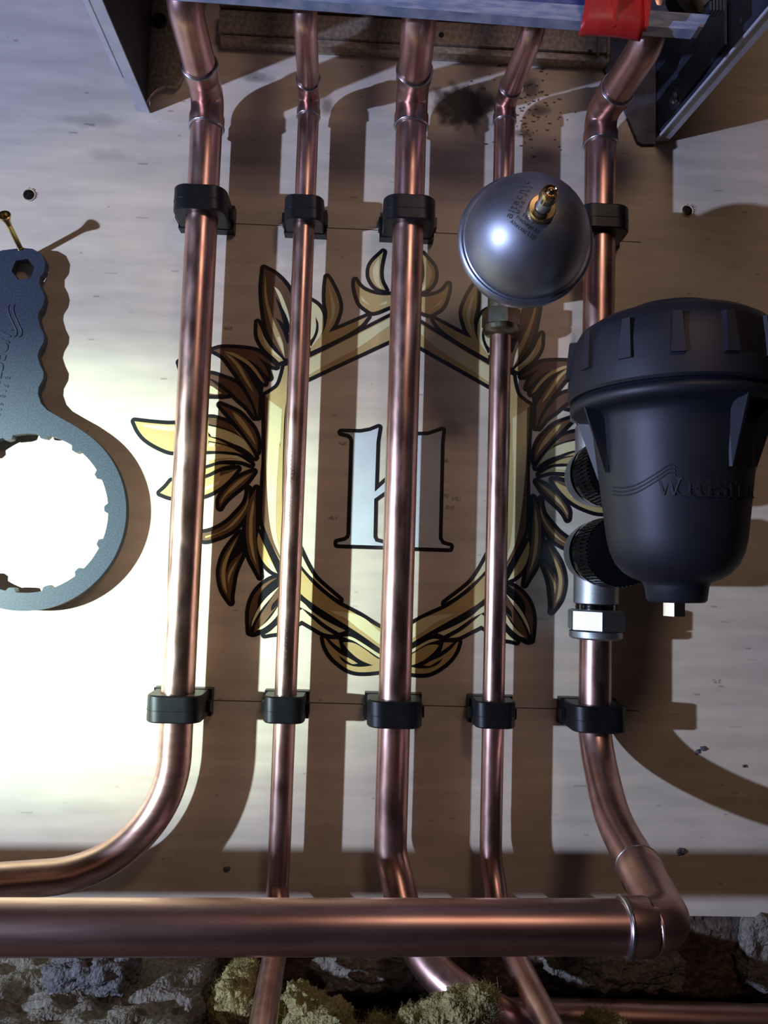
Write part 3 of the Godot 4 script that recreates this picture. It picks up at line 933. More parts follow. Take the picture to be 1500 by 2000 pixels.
func boiler() -> void:
	var t := thing("boiler_chassis", "grey and white steel underside of the wall-hung boiler above the pipes", "boiler")
	# left cheek with its folded white lip
	var a := Vector3(-0.1632, 0.3315, 0.0)
	var b := Vector3(-0.1672, 0.345, 0.13)
	var far := a + (b - a) * 2.5
	var st := new_st()
	prism_between(st, a + Vector3(0, 0.001, 0.001), far, Vector3(-0.0012, 0, 0), Vector3(0, 0.5, 0))
	obj("side_panel", st, M.dark_metal, t)
	st = new_st()
	prism_between(st, a + Vector3(0.0006, 0, 0.001), far, Vector3(-0.0095, 0.0006, 0), Vector3(0, 0.0014, 0))
	prism_between(st, a + (b - a) * 0.27 + Vector3(-0.008, 0, 0), far + Vector3(-0.008, 0, 0), Vector3(-0.0036, 0.0004, 0), Vector3(0, 0.0014, 0))
	obj("folded_lip", st, M.white_metal, t)
	# right cheek
	var ra := at(1279, 278, 0.0) + Vector3(0, 0, 0.001)
	var rb := at(1481, 40, 0.12)
	var rfar := ra + (rb - ra) * 2.4
	st = new_st()
	prism_between(st, ra, rfar, Vector3(0.0012, 0, 0), Vector3(0, 0.5, 0))
	obj("side_panel", st, M.dark_metal, t)
	st = new_st()
	prism_between(st, ra, rfar, Vector3(0.0095, 0.0004, 0), Vector3(0, 0.0014, 0))
	tube(st, [ra + Vector3(0, 0, 0.002), rfar], 0.0012, 8)
	obj("folded_lip", st, M.white_metal, t)
	# inner skirt on the right cheek, with its screw
	st = new_st()
	var k0 := ra + (rb - ra) * 0.3 + Vector3(-0.0022, 0.006, 0)
	var k1 := ra + (rb - ra) * 0.75 + Vector3(-0.0022, 0.008, 0)
	prism_between(st, k0, k1, Vector3(0.0016, 0, 0), Vector3(0, 0.03, 0))
	obj("inner_skirt", st, M.dark_metal, t)
	st = new_st()
	var sc := ra + (rb - ra) * 0.24 + Vector3(-0.0005, 0.014, 0)
	lathe(st, [Vector2(0, 0.003), Vector2(0.003, 0.0028), Vector2(0.0044, 0.0015), Vector2(0.0046, 0.0), Vector2(0.0075, 0.0), Vector2(0.0078, -0.0012)], axis_xf(sc, Vector3(-1, 0, 0.1)), 20)
	obj("panel_screw", st, M.steel, t)
	# back flanges flat on the board
	st = new_st()
	slab(st, px_poly([1150, 60, 1172, 120, 1214, 198, 1246, 276, 1256, 281, 1281, 281, 1281, 60], 0.003), 0.0005, 0.003)
	obj("back_flange", st, M.dark_metal, t)
	st = new_st()
	slab(st, px_poly([290, -60, 420, -60, 392, 40, 362, 138, 352, 160, 342, 169, 322, 168, 306, 175, 295, 186, 288, 198, 287, 204, 282, 190], 0.007), 0.0045, 0.007, 0.0005)
	obj("back_flange", st, M.galvanised, t)
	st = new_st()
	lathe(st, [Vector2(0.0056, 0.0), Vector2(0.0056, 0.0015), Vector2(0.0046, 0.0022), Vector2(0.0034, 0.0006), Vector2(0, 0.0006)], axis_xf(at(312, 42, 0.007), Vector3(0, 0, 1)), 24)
	obj("dark_hole_disc", st, M.rubber, t)  # dark disc added for the shade inside the hole of the flange
	st = new_st()
	for p in [[311, 87], [341, 103]]:
		lathe(st, [Vector2(0.0018, 0), Vector2(0.0014, 0.0008), Vector2(0, 0.001)], axis_xf(at(p[0], p[1], 0.007), Vector3(0, 0, 1)), 12)
	obj("rivet", st, M.galvanised, t)
	# cross bar: pressed channel with its lower lip
	st = new_st()
	var y0 := at(800, 92, 0.012).y
	box(st, Vector3(-0.113, y0 + 0.004, 0.0005), Vector3(0.1765, y0 + 0.021, 0.012))
	box(st, Vector3(-0.113, y0 + 0.0228, 0.0005), Vector3(0.1765, y0 + 0.0235, 0.016))
	obj("cross_bar", st, M.galvanised, t)
	st = new_st()
	box(st, Vector3(-0.112, y0 - 0.0015, 0.0005), Vector3(0.1765, y0 + 0.0036, 0.0095))
	obj("cross_bar_lip", st, M.galvanised, t)
	for p in [[862, 68, 5.5], [1152, 101, 4.0]]:
		st = new_st()
		var h := at(p[0], p[1], 0.012)
		lathe(st, [Vector2(p[2] * 0.00037, 0.0), Vector2(p[2] * 0.00034, 0.0006), Vector2(0, 0.0006)], axis_xf(h, Vector3(0, 0, 1)), 16)
		obj("slot", st, M.rubber, t)
	st = new_st()
	for x in [1168.0, 1187.0]:
		var q := at(x, 95, 0.012)
		box(st, Vector3(q.x - 0.0007, y0 + 0.002, 0.004), Vector3(q.x + 0.0007, y0 + 0.026, 0.0135))
	obj("bar_rib", st, M.galvanised, t)
	# casing above, which hides the rest of the boiler
	st = new_st()
	box(st, Vector3(-0.163, 0.47, 0.0), Vector3(0.212, 0.85, 0.3))
	obj("casing", st, M.casing, t)
	# front tray rail
	var rail := thing("tray_rail", "pale blue-white plastic rail crossing in front of the pipe tops", "rail")
	var l0 := at(330, -5, 0.12)
	var r0 := at(1352, 72, 0.12)
	var dir := (r0 - l0)
	l0.x = maxf(l0.x, -0.158)
	st = new_st()
	slab_rail(st, l0, r0, 0.0, 0.0046, 0.118, 0.126)
	obj("lower_edge", st, M.rail, rail)
	st = new_st()
	slab_rail(st, l0, r0 + Vector3(0.006, 0.001, 0), 0.0044, 0.0125, 0.112, 0.1215)
	obj("upper_edge", st, M.rail, rail)
	st = new_st()
	slab_rail(st, l0, r0 + Vector3(0.004, 0.001, 0), 0.0125, 0.03, 0.106, 0.114)
	obj("tray_wall", st, grained(c8(60, 74, 128), c8(120, 130, 168), 0.3, 0.1, 33, Vector3(9, 30, 9)), rail)
	# red plastic clasp on the rail
	var cl := thing("clasp", "bright red plastic clasp hooked over the tray rail", "clasp")
	var prof := [Vector2(0.0, 0.0), Vector2(0.004, 0.004), Vector2(0.0048, 0.010), Vector2(0.0035, 0.020), Vector2(0.002, 0.040)]   # z out, y up
	var c0 := at(1131, 66, 0.128)
	var c1 := at(1252, 77, 0.128)
	st = new_st()
	var n := 12
	for i in prof.size() - 1:
		for k in n:
			var u0 := float(k) / n
			var u1 := float(k + 1) / n
			var qd := []
			for e in [[i, u0], [i, u1], [i + 1, u1], [i + 1, u0]]:
				var pr: Vector2 = prof[e[0]]
				var inset := 0.0028 * smoothstep(0.0, 0.02, pr.y)
				var lx: float = lerpf(c0.x + inset, c1.x + inset * 0.2, e[1])
				qd.append(Vector3(lx, lerpf(c0.y, c1.y, e[1]) + pr.y, c0.z + pr.x + 0.0016 * sin(PI * e[1])))
			quad(st, qd[0], qd[3], qd[2], qd[1])
			quad(st, qd[0] - Vector3(0, 0, 0.002), qd[1] - Vector3(0, 0, 0.002), qd[2] - Vector3(0, 0, 0.002), qd[3] - Vector3(0, 0, 0.002))
			if i == 0:
				quad(st, qd[0], qd[1], qd[1] - Vector3(0, 0, 0.002), qd[0] - Vector3(0, 0, 0.002))
			if k == 0:
				quad(st, qd[3], qd[0], qd[0] - Vector3(0, 0, 0.002), qd[3] - Vector3(0, 0, 0.002))
			if k == n - 1:
				quad(st, qd[1], qd[2], qd[2] - Vector3(0, 0, 0.002), qd[1] - Vector3(0, 0, 0.002))
	obj("curved_plate", st, M.red, cl)
	for x in [1198.0, 1262.0]:
		st = new_st()
		var q := at(x, 52, 0.132)
		hexa(st, [q + Vector3(-0.0012, -0.001, -0.003), q + Vector3(0.0012, -0.001, -0.003), q + Vector3(0.0012, 0.03, -0.003), q + Vector3(-0.0012, 0.03, -0.003),
			q + Vector3(-0.0009, -0.0005, 0.001), q + Vector3(0.0009, -0.0005, 0.001), q + Vector3(0.0009, 0.03, 0.013), q + Vector3(-0.0009, 0.03, 0.013)])
		obj("rib", st, M.red, cl)
	# brass valve just showing at the top right
	var v := thing("brass_valve", "small brass valve end with black cap above the rail", "valve")
	var vp := at(1372, -6, 0.12)
	st = new_st()
	hex_prism(st, axis_xf(vp, Vector3(0.35, 0.1, 0.9)), 0.0125, -0.01, 0.006)
	obj("hex_body", st, M.brass, v)
	st = new_st()
	lathe(st, [Vector2(0, -0.012), Vector2(0.011, -0.012), Vector2(0.012, -0.003), Vector2(0.010, -0.0025), Vector2(0.0, -0.0025)], axis_xf(vp + Vector3(-0.006, 0.002, 0), Vector3(0.35, 0.1, 0.9)), 24)
	obj("cap", st, M.rubber, v)
	st = new_st()
	for k in 5:
		var q := at(1388 + k * 6.5, 18, 0.125)
		box(st, q + Vector3(-0.0007, -0.0005, -0.006), q + Vector3(0.0007, 0.02, 0.0))
	obj("rib", st, M.dark_metal, v)

func slab_rail(st: SurfaceTool, a: Vector3, b: Vector3, y0: float, y1: float, z0: float, z1: float) -> void:
	var p := []
	for z in [z0, z1]:
		p.append(Vector3(a.x, a.y + y0, z))
		p.append(Vector3(b.x, b.y + y0, z))
		p.append(Vector3(b.x + (y1 - y0) * 0.5, b.y + y1, z))
		p.append(Vector3(a.x, a.y + y1, z))
	hexa(st, p)

func pipes() -> void:
	var R := 0.011
	var r := 0.0075
	# 1: foot bends away to the left
	var t := thing("copper_pipe", "wide copper pipe beside the wrench, its foot bending off to the left", "pipe", "copper pipes on the board")
	var x := -0.1155
	elbow_run(t, x, 0.3304, 0.024, R, at(362, 20, 0.095), -0.085)
	var st := new_st()
	var path := rounded([Vector3(x, -0.084, 0.024), Vector3(x, -0.1985, 0.024), Vector3(x - 0.2, -0.2005, 0.070), Vector3(x - 0.26, -0.2008, 0.083)], [0.074, 0.3], 24)
	tube(st, path, R)
	obj("bent_tube", st, M.copper_flat, t)
	# 2: narrow, foot coming forward
	t = thing("copper_pipe", "narrow copper pipe between the two wide ones, passing behind the large horizontal pipe", "pipe", "copper pipes on the board")
	x = -0.0443
	elbow_run(t, x, 0.3376, 0.020, r, at(596, 45, 0.095), -0.1855)
	st = new_st()
	tube(st, spline([Vector3(x, -0.185, 0.020), Vector3(x, -0.200, 0.020), Vector3(x - 0.0002, -0.212, 0.0215), at(545, 1790, 0.030), at(536, 1865, 0.048), at(524, 1935, 0.083), at(512, 2010, 0.125), at(500, 2090, 0.16)]), r)
	obj("bent_tube", st, M.copper, t)
	var on_pipe := func(px: float, py: float) -> Vector3:
		var d := (cam_basis * Vector3((px - 750.0) / FOCAL, -(py - 1000.0) / FOCAL, -1.0)).normalized()
		var o2 := Vector2(CAM.x + 0.0443, CAM.z - 0.020)
		var d2 := Vector2(d.x, d.z)
		var bb := o2.dot(d2) / d2.length_squared()
		var disc := bb * bb - (o2.length_squared() - r * r) / d2.length_squared()
		return CAM + d * (-bb - sqrt(maxf(disc, 0.0)))
	var out_of := func(p: Vector3) -> Vector3: return Vector3(p.x + 0.0443, 0, p.z - 0.020).normalized()
	var sans := SystemFont.new()
	sans.font_names = PackedStringArray(["Droid Sans"])
	st = SurfaceTool.new()
	st.begin(Mesh.PRIMITIVE_TRIANGLES)
	lettering(st, "INDUSTY STREAMLINES", Vector2(571, 880), Vector2(566, 1018), 0.0021, on_pipe, out_of, -0.00004, sans, 0.0001)
	lettering(st, "W U E L EN", Vector2(560, 1205), Vector2(556, 1290), 0.0019, on_pipe, out_of, -0.00004, sans, 0.0001)
	obj_text("stamped_text", st, M.fitting, t)
	# 3: middle, foot sweeping right into the wool
	t = thing("copper_pipe", "wide middle copper pipe running down over the crest letter", "pipe", "copper pipes on the board")
	x = 0.0293
	elbow_run(t, x, 0.339, 0.024, R, at(818, 50, 0.095), -0.16)
	st = new_st()
	tube(st, spline([Vector3(x, -0.155, 0.024), Vector3(x, -0.170, 0.024), Vector3(x + 0.0005, -0.186, 0.0245), at(776, 1720, 0.030), at(796, 1800, 0.044), at(836, 1880, 0.066), at(905, 1945, 0.085), at(985, 1990, 0.09), at(1060, 2030, 0.085)], 10), R)
	obj("bent_tube", st, M.copper, t)
	# 4: narrow; the tee of the vessel interrupts it
	t = thing("copper_pipe", "narrow copper pipe carrying the round steel vessel", "pipe", "copper pipes on the board")
	x = 0.0972
	elbow_run(t, x, 0.3413, 0.020, r, at(1038, 70, 0.095), 0.212)
	st = new_st()
	tube(st, [Vector3(x, 0.178, 0.02), Vector3(x, -0.16, 0.02)], r)
	obj("lower_tube", st, M.copper, t)
	st = new_st()
	tube(st, spline([Vector3(x, -0.155, 0.020), Vector3(x, -0.170, 0.020), Vector3(x + 0.0002, -0.188, 0.0212), at(967, 1730, 0.028), at(978, 1795, 0.042), at(1004, 1865, 0.066), at(1038, 1935, 0.094), at(1076, 2010, 0.12), at(1110, 2090, 0.145)]), r)
	obj("bent_tube", st, M.copper, t)
	# 5: down through the filter valves, then forward into the large horizontal pipe
	t = thing("copper_pipe", "wide copper pipe above the black filter, coming down from the boiler", "pipe", "copper pipes on the board")
	x = 0.1660
	elbow_run(t, x, 0.3329, 0.024, R, at(1262, 90, 0.095), 0.125)
	t = thing("copper_pipe", "copper pipe from the lower filter valve curving into the large horizontal pipe", "pipe", "copper pipes on the board")
	st = new_st()
	var h0 := at(1219, 1810, 0.182)
	var h1 := at(0, 1811, 0.187)
	var left := (h1 - h0).normalized()
	var corner := h0 - left * 0.0215
	var B := 0.0120
	var inn := at(1243, 1684, 0.118)
	var din := (corner - inn).normalized()
	var bend := spline([Vector3(x, -0.03, 0.024), Vector3(x, -0.085, 0.024), Vector3(x, -0.105, 0.0245), at(1175, 1510, 0.041), at(1199, 1600, 0.075), inn, inn + din * 0.02], 10)
	tube(st, bend, R)
	obj("bent_tube", st, M.copper, t)
	st = new_st()
	var ring_at := inn + din * 0.006
	var ep := [ring_at, ring_at + din * 0.012]
	ep += rounded([ring_at + din * 0.013, corner, h0 + left * -0.012], [0.013], 14)
	ep.append(h0 - left * 0.011)
	ep.append(h0)
	var rad := []
	for i in ep.size():
		rad.append(R * 1.06)
	for i in [0, 1]:
		rad[i] = R * 1.12
	for i in [ep.size() - 1, ep.size() - 2]:
		rad[i] = B * 1.1
	for i in range(2, ep.size() - 2):
		rad[i] = lerpf(R * 1.06, B * 1.05, float(i) / ep.size())
	tube(st, ep, rad, 40)
	var f := obj("elbow_fitting", st, M.fitting, t)
	st = new_st()
	torus(st, h0, left, B * 1.06, 0.0011, 44, 0.0004)
	obj("solder_ring", st, M.solder, f)
	st = new_st()
	torus(st, ring_at, din, R * 1.07, 0.0009, 40, 0.0004)
	obj("solder_ring", st, M.solder, f)
	st = new_st()
	tube(st, [h0 - left * 0.01, h0 + left * 0.1, h0 + left * 0.25, h0 + left * 0.6], B, 44)
	obj("horizontal_tube", st, M.copper_flat, t)
	# a pipe lying behind in the rubble
	var o := thing("copper_pipe", "copper pipe lying level at the foot of the brickwork, under the elbow", "pipe", "copper pipes on the board")
	st = new_st()
	tube(st, [at(985, 1985, 0.022), at(1120, 1985, 0.022), at(1500, 1998, 0.024), at(1800, 2008, 0.026)], R)
	obj("tube", st, M.copper_flat, o)
	# clips
	var who := ["beside the wrench", "on the slim pipe", "on the middle pipe", "on the vessel pipe", "on the pipe of the black filter"]
	var xs := [-0.1155, -0.0443, 0.0293, 0.0972, 0.1660]
	for i in 5:
		var rr := r if i % 2 else R
		if i != 3:
			clip(xs[i], 0.2507, rr, "black plastic pipe clip %s, in the upper row" % who[i], "upper row of pipe clips")
		clip(xs[i], -0.0936, rr, "black plastic pipe clip %s, in the lower row" % who[i], "lower row of pipe clips")

func vessel() -> void:
	var c := Vector3(0.0957, 0.2009, 0.105)
	var t := thing("pressure_vessel", "round satin steel pressure vessel with a brass valve stem and printed text", "vessel")
	var xf := axis_xf(Vector3(c.x, c.y, 0.0), Vector3(0, 0, 1))
	var st := new_st()
	var prof := []
	for k in 15:
		var a := PI / 2 * k / 14.0
		prof.append(Vector2(0.0372 * sin(a), 0.106 + 0.0372 * cos(a)))
	lathe(st, prof, xf, 72)
	obj("front_dome", st, M.vessel, t)
	st = new_st()
	lathe(st, [Vector2(0.0372, 0.107), Vector2(0.0382, 0.1062), Vector2(0.0392, 0.1072), Vector2(0.0404, 0.1066), Vector2(0.0411, 0.1045), Vector2(0.0408, 0.1018), Vector2(0.0396, 0.0998), Vector2(0.0378, 0.099)], xf, 72, 1.2)
	obj("rolled_rim", st, M.vessel, t)
	st = new_st()
	prof = []
	for k in 13:
		var a := PI / 2 * k / 12.0
		prof.append(Vector2(0.0385 * cos(a), 0.100 - 0.034 * sin(a)))
	lathe(st, prof, xf, 60)
	obj("rear_dome", st, M.vessel, t)
	st = new_st()
	lathe(st, [Vector2(0.0078, 0.1415), Vector2(0.0078, 0.1460), Vector2(0.0072, 0.1472), Vector2(0.0046, 0.1475)], xf, 30)
	obj("valve_base", st, M.brass, t)
	st = new_st()
	lathe(st, [Vector2(0.0042, 0.147), Vector2(0.0042, 0.1560), Vector2(0.0038, 0.1566), Vector2(0.0038, 0.158)], xf, 26)
	obj("valve_stem", st, M.nickel, t)
	st = new_st()
	var segs := 40      # knurled cap
	for i in 3:
		var zz := [0.1572, 0.1615, 0.1640, 0.1652]
		for k in segs:
			var a0 := TAU * k / segs
			var a1 := TAU * (k + 1) / segs
			var q := []
			for e in [[i, a0, k], [i + 1, a0, k], [i + 1, a1, k + 1], [i, a1, k + 1]]:
				var rr: float = [0.0047, 0.0047, 0.0043, 0.0034][e[0]] * (1.0 + (0.04 if int(e[2]) % 2 and e[0] < 2 else 0.0))
				q.append(xf * Vector3(rr * cos(e[1]), zz[e[0]], rr * sin(e[1])))
			st.set_smooth_group(-1 if i == 0 else 1)
			quad(st, q[0], q[3], q[2], q[1])
	lathe(st, [Vector2(0.0034, 0.1652), Vector2(0.0022, 0.1648), Vector2(0.0012, 0.1656), Vector2(0, 0.1662)], xf, 24)
	obj("valve_cap", st, M.brass, t)
	# print
	var sc := Vector3(c.x, c.y, 0.106)
	var hit := func(px: float, py: float) -> Vector3:
		var d := (cam_basis * Vector3((px - 750.0) / FOCAL, -(py - 1000.0) / FOCAL, -1.0)).normalized()
		var oc := CAM - sc
		var bb := oc.dot(d)
		var disc := bb * bb - (oc.length_squared() - 0.0372 * 0.0372)
		return CAM + d * (-bb - sqrt(maxf(disc, 0.0)))
	var nrm := func(p: Vector3) -> Vector3: return (p - sc).normalized()
	var sans := SystemFont.new()
	sans.font_names = PackedStringArray(["Droid Sans"])
	st = SurfaceTool.new()
	st.begin(Mesh.PRIMITIVE_TRIANGLES)
	lettering(st, "altecnic", Vector2(992, 427), Vector2(1030, 352), 0.0040, hit, nrm, 0.0, sans)
	lettering(st, "Mod. PV2", Vector2(1009, 420), Vector2(1038, 362), 0.0021, hit, nrm, 0.0, sans)
	lettering(st, "Str. 7", Vector2(1020, 418), Vector2(1044, 436), 0.0018, hit, nrm, 0.0, sans)
	lettering(st, "Precharge 3.5", Vector2(1009, 423), Vector2(1052, 455), 0.0018, hit, nrm, 0.0, sans)
	lettering(st, "Altecnic LTD", Vector2(997, 431), Vector2(1045, 467), 0.0020, hit, nrm, 0.0, sans)
	obj_text("printed_text", st, M.print_gold, t)
	# the tee that joins it to the pipe
	var tee := thing("tee_fitting", "brass tee with a hexagonal nut behind the steel vessel", "pipe fitting")
	var x := 0.0972
	st = new_st()
	lathe(st, [Vector2(0.0085, 0.186), Vector2(0.0095, 0.187), Vector2(0.0095, 0.217), Vector2(0.0078, 0.219)], Transform3D(Basis(), Vector3(x, 0, 0.02)), 28)
	tube(st, [Vector3(x, 0.2009, 0.021), Vector3(c.x, 0.2009, 0.068)], 0.0085, 28)
	obj("body", st, M.dull_brass, tee)
	st = new_st()
	hex_prism(st, Transform3D(Basis(), Vector3(x, 0, 0.02)), 0.0235, 0.1745, 0.1872, 0.35)
	obj("nut", st, M.dull_brass, tee)
	st = new_st()
	lathe(st, [Vector2(0.0078, 0.168), Vector2(0.0105, 0.169), Vector2(0.0125, 0.1715), Vector2(0.0125, 0.1748)], Transform3D(Basis(), Vector3(x, 0, 0.02)), 28)
	obj("nut_collar", st, M.dull_brass, tee)

func water_filter() -> void:
	var ax := Vector3(0.1835, 0.0, 0.115)
	var xf := Transform3D(Basis(Vector3(0, 0, 1), 0.02), ax)
	var t := thing("water_filter", "black plastic canister filter with a ribbed screw lid", "filter")
	var st := new_st()
	lathe(st, [Vector2(0, -0.0125), Vector2(0.0150, -0.0125), Vector2(0.0164, -0.0112), Vector2(0.0175, -0.0035), Vector2(0.0186, -0.0012), Vector2(0.024, 0.0008), Vector2(0.0290, 0.0040), Vector2(0.0335, 0.0092), Vector2(0.0365, 0.0160), Vector2(0.0382, 0.024), Vector2(0.0412, 0.050), Vector2(0.0446, 0.080), Vector2(0.0456, 0.0905), Vector2(0.0475, 0.0935), Vector2(0.0505, 0.0950), Vector2(0.0560, 0.0958), Vector2(0.0580, 0.0975), Vector2(0.0585, 0.1000), Vector2(0.0578, 0.1022), Vector2(0.0555, 0.1030), Vector2(0.0550, 0.106)], xf, 96, 1.1)
	var body := obj("body", st, M.black_plastic, t)
	st = new_st()
	lathe(st, [Vector2(0.0540, 0.1045), Vector2(0.0585, 0.1045), Vector2(0.0596, 0.1060), Vector2(0.0594, 0.114), Vector2(0.0580, 0.128), Vector2(0.0560, 0.137), Vector2(0.0520, 0.1440), Vector2(0.0450, 0.1485), Vector2(0.0330, 0.1510), Vector2(0.0310, 0.1530), Vector2(0.0270, 0.1560), Vector2(0.0, 0.1575)], xf, 96, 0.5)
	var lid := obj("lid", st, M.black_plastic, t)
	for k in 14:
		var a := TAU * k / 14.0 + 0.12
		var b := Basis(Vector3.UP, -a)
		st = new_st()
		var lug := []
		for e in [[-0.0034, 0.0], [0.0034, 0.0]]:
			pass
		lug = [Vector3(0.0560, 0.1165, -0.0044), Vector3(0.0612, 0.1165, -0.0036), Vector3(0.0588, 0.1385, -0.0022), Vector3(0.0545, 0.1385, -0.0032),
			Vector3(0.0560, 0.1165, 0.0044), Vector3(0.0612, 0.1165, 0.0036), Vector3(0.0588, 0.1385, 0.0022), Vector3(0.0545, 0.1385, 0.0032)]
		for i in lug.size():
			lug[i] = xf * (b * lug[i])
		hexa(st, lug)
		obj("lug", st, M.black_plastic, lid)
	for a in [-2.92, -1.27, -0.80, -0.1, 0.7, 1.6, 2.5]:
		var b := Basis(Vector3.UP, a)
		st = new_st()
		var g := [Vector3(0.0440, 0.0965, -0.0017), Vector3(0.0574, 0.0965, -0.0009), Vector3(0.0574, 0.0968, 0.0009), Vector3(0.0440, 0.0968, 0.0017), Vector3(0.0430, 0.060, -0.0009), Vector3(0.0448, 0.060, -0.0004), Vector3(0.0448, 0.0601, 0.0004), Vector3(0.0430, 0.0601, 0.0009)]
		for i in g.size():
			g[i] = xf * (b * g[i])
		hexa(st, [g[0], g[1], g[2], g[3], g[4], g[5], g[6], g[7]])
		obj("gusset", st, M.black_plastic, body)
	st = new_st()
	var nb := Transform3D(Basis(Vector3.UP, 0.4), xf * Vector3(-0.0015, -0.0165, 0))
	var s := 0.0041
	for i in 1:
		hexa(st, [nb * Vector3(-s, -0.004, -s), nb * Vector3(s, -0.004, -s), nb * Vector3(s, 0.0045, -s), nb * Vector3(-s, 0.0045, -s), nb * Vector3(-s, -0.004, s), nb * Vector3(s, -0.004, s), nb * Vector3(s, 0.0045, s), nb * Vector3(-s, 0.0045, s)])
	obj("drain_plug", st, M.chrome, t)
	# moulded mark: three waves and the name
	var hit := func(px: float, py: float) -> Vector3:
		var d := (cam_basis * Vector3((px - 750.0) / FOCAL, -(py - 1000.0) / FOCAL, -1.0)).normalized()
		var p := CAM
		for i in 60:      # march to the tapered wall of the canister
			var q := xf.affine_inverse() * p
			var rr := lerpf(0.0382, 0.0456, clampf((q.y - 0.024) / 0.0665, 0.0, 1.0))
			p += d * (Vector2(q.x, q.z).length() - rr) * 0.8
		return p
	var nrm := func(p: Vector3) -> Vector3: return Vector3(p.x - ax.x, 0, p.z - ax.z).normalized()
	var serif := SystemFont.new()
	serif.font_names = PackedStringArray(["Droid Serif"])
	st = SurfaceTool.new()
	st.begin(Mesh.PRIMITIVE_TRIANGLES)
	lettering(st, "WORCESTER", Vector2(1290, 950), Vector2(1476, 958), 0.0092, hit, nrm, 0.0, serif, 0.0011)
	obj_text("moulded_name", st, M.black_plastic, t)
	st = new_st()
	for k in 3:
		var pts := []
		for q in [[1197, 951], [1215, 953], [1240, 948], [1265, 935], [1290, 919], [1305, 909], [1315, 908], [1319, 914]]:
			pts.append(hit.call(q[0], q[1] + k * 7.5))
		tube(st, spline(pts, 5), 0.0005, 8)
	obj("moulded_waves", st, M.black_plastic, t)
	# valves on the pipe behind
	var x := 0.1660
	for e in [[0.0705, "nickel valve with a knurled collar behind the filter, on the pipe from above", 1.0], [0.0170, "nickel valve with a large hexagonal nut under it, behind the filter", -1.0]]:
		var y: float = e[0]
		var v := thing("isolating_valve", e[1], "valve", "valves behind the filter")
		st = new_st()
		lathe(st, [Vector2(0, 0.004), Vector2(0.010, 0.0045), Vector2(0.0165, 0.008), Vector2(0.0205, 0.015), Vector2(0.0218, 0.024), Vector2(0.0222, 0.035)], axis_xf(Vector3(x, y, 0.0), Vector3(0, 0, 1)), 52)
		var end: float = y + e[2] * 0.0345
		lathe(st, [Vector2(0.0152, y), Vector2(0.0152, end), Vector2(0.0142, end + e[2] * 0.0004), Vector2(0.0132, end + e[2] * 0.0008)], Transform3D(Basis(), Vector3(x, 0, 0.024)), 44)
		obj("body", st, M.nickel, v)
		st = new_st()
		var th := []
		for k in 5:
			th.append(Vector2(0.0136 if k % 2 else 0.0146, end + e[2] * (0.0006 + 0.0009 * k)))
		lathe(st, th, Transform3D(Basis(), Vector3(x, 0, 0.024)), 40, 0.3)
		obj("thread", st, M.chrome, v)
		st = new_st()
		var h0: float = end + e[2] * 0.0042
		var h1: float = end + e[2] * 0.0190
		hex_prism(st, Transform3D(Basis(), Vector3(x, 0, 0.024)), 0.0345, minf(h0, h1), maxf(h0, h1), 0.62)
		obj("nut", st, M.nickel, v)
		st = new_st()
		lathe(st, [Vector2(0.0115, h1 + e[2] * 0.0055), Vector2(0.0165, h1 + e[2] * 0.0052), Vector2(0.0178, h1 + e[2] * 0.004), Vector2(0.0178, h1)], Transform3D(Basis(), Vector3(x, 0, 0.024)), 40)
		obj("nut_collar", st, M.nickel, v)
		# collar towards the filter
		var cf := axis_xf(Vector3(x + 0.0015, y, 0.0), Vector3(0, 0, 1))
		st = new_st()
		lathe(st, [Vector2(0.017, 0.034), Vector2(0.0222, 0.0355), Vector2(0.0232, 0.037), Vector2(0.0232, 0.0412), Vector2(0.0222, 0.0424), Vector2(0.015, 0.0424)], cf, 56)
		obj("flange", st, M.chrome, v)
		st = new_st()
		var segs := 104
		for i in 2:
			var zr: Array = [[0.0424, 0.0555], [0.0562, 0.069]][i]
			for k in segs:
				var a0 := TAU * (k + 0.5 * i) / segs
				var a1 := TAU * (k + 1 + 0.5 * i) / segs
				var r0 := 0.0226 if k % 2 else 0.0214
				var r1 := 0.0214 if k % 2 else 0.0226
				st.set_smooth_group(-1)
				quad(st, cf * Vector3(r0 * cos(a0), zr[0], r0 * sin(a0)), cf * Vector3(r0 * cos(a0), zr[1], r0 * sin(a0)), cf * Vector3(r0 * cos(a1), zr[1], r0 * sin(a1)), cf * Vector3(r0 * cos(a1), zr[0], r0 * sin(a1)))
				quad(st, cf * Vector3(r0 * cos(a1), zr[0], r0 * sin(a1)), cf * Vector3(r0 * cos(a1), zr[1], r0 * sin(a1)), cf * Vector3(r1 * cos(a1), zr[1], r1 * sin(a1)), cf * Vector3(r1 * cos(a1), zr[0], r1 * sin(a1)))
		lathe(st, [Vector2(0.0212, 0.0424), Vector2(0.0212, 0.0692), Vector2(0.0, 0.0692)], cf, 48)
		obj("knurled_collar", st, M.knurl, v)

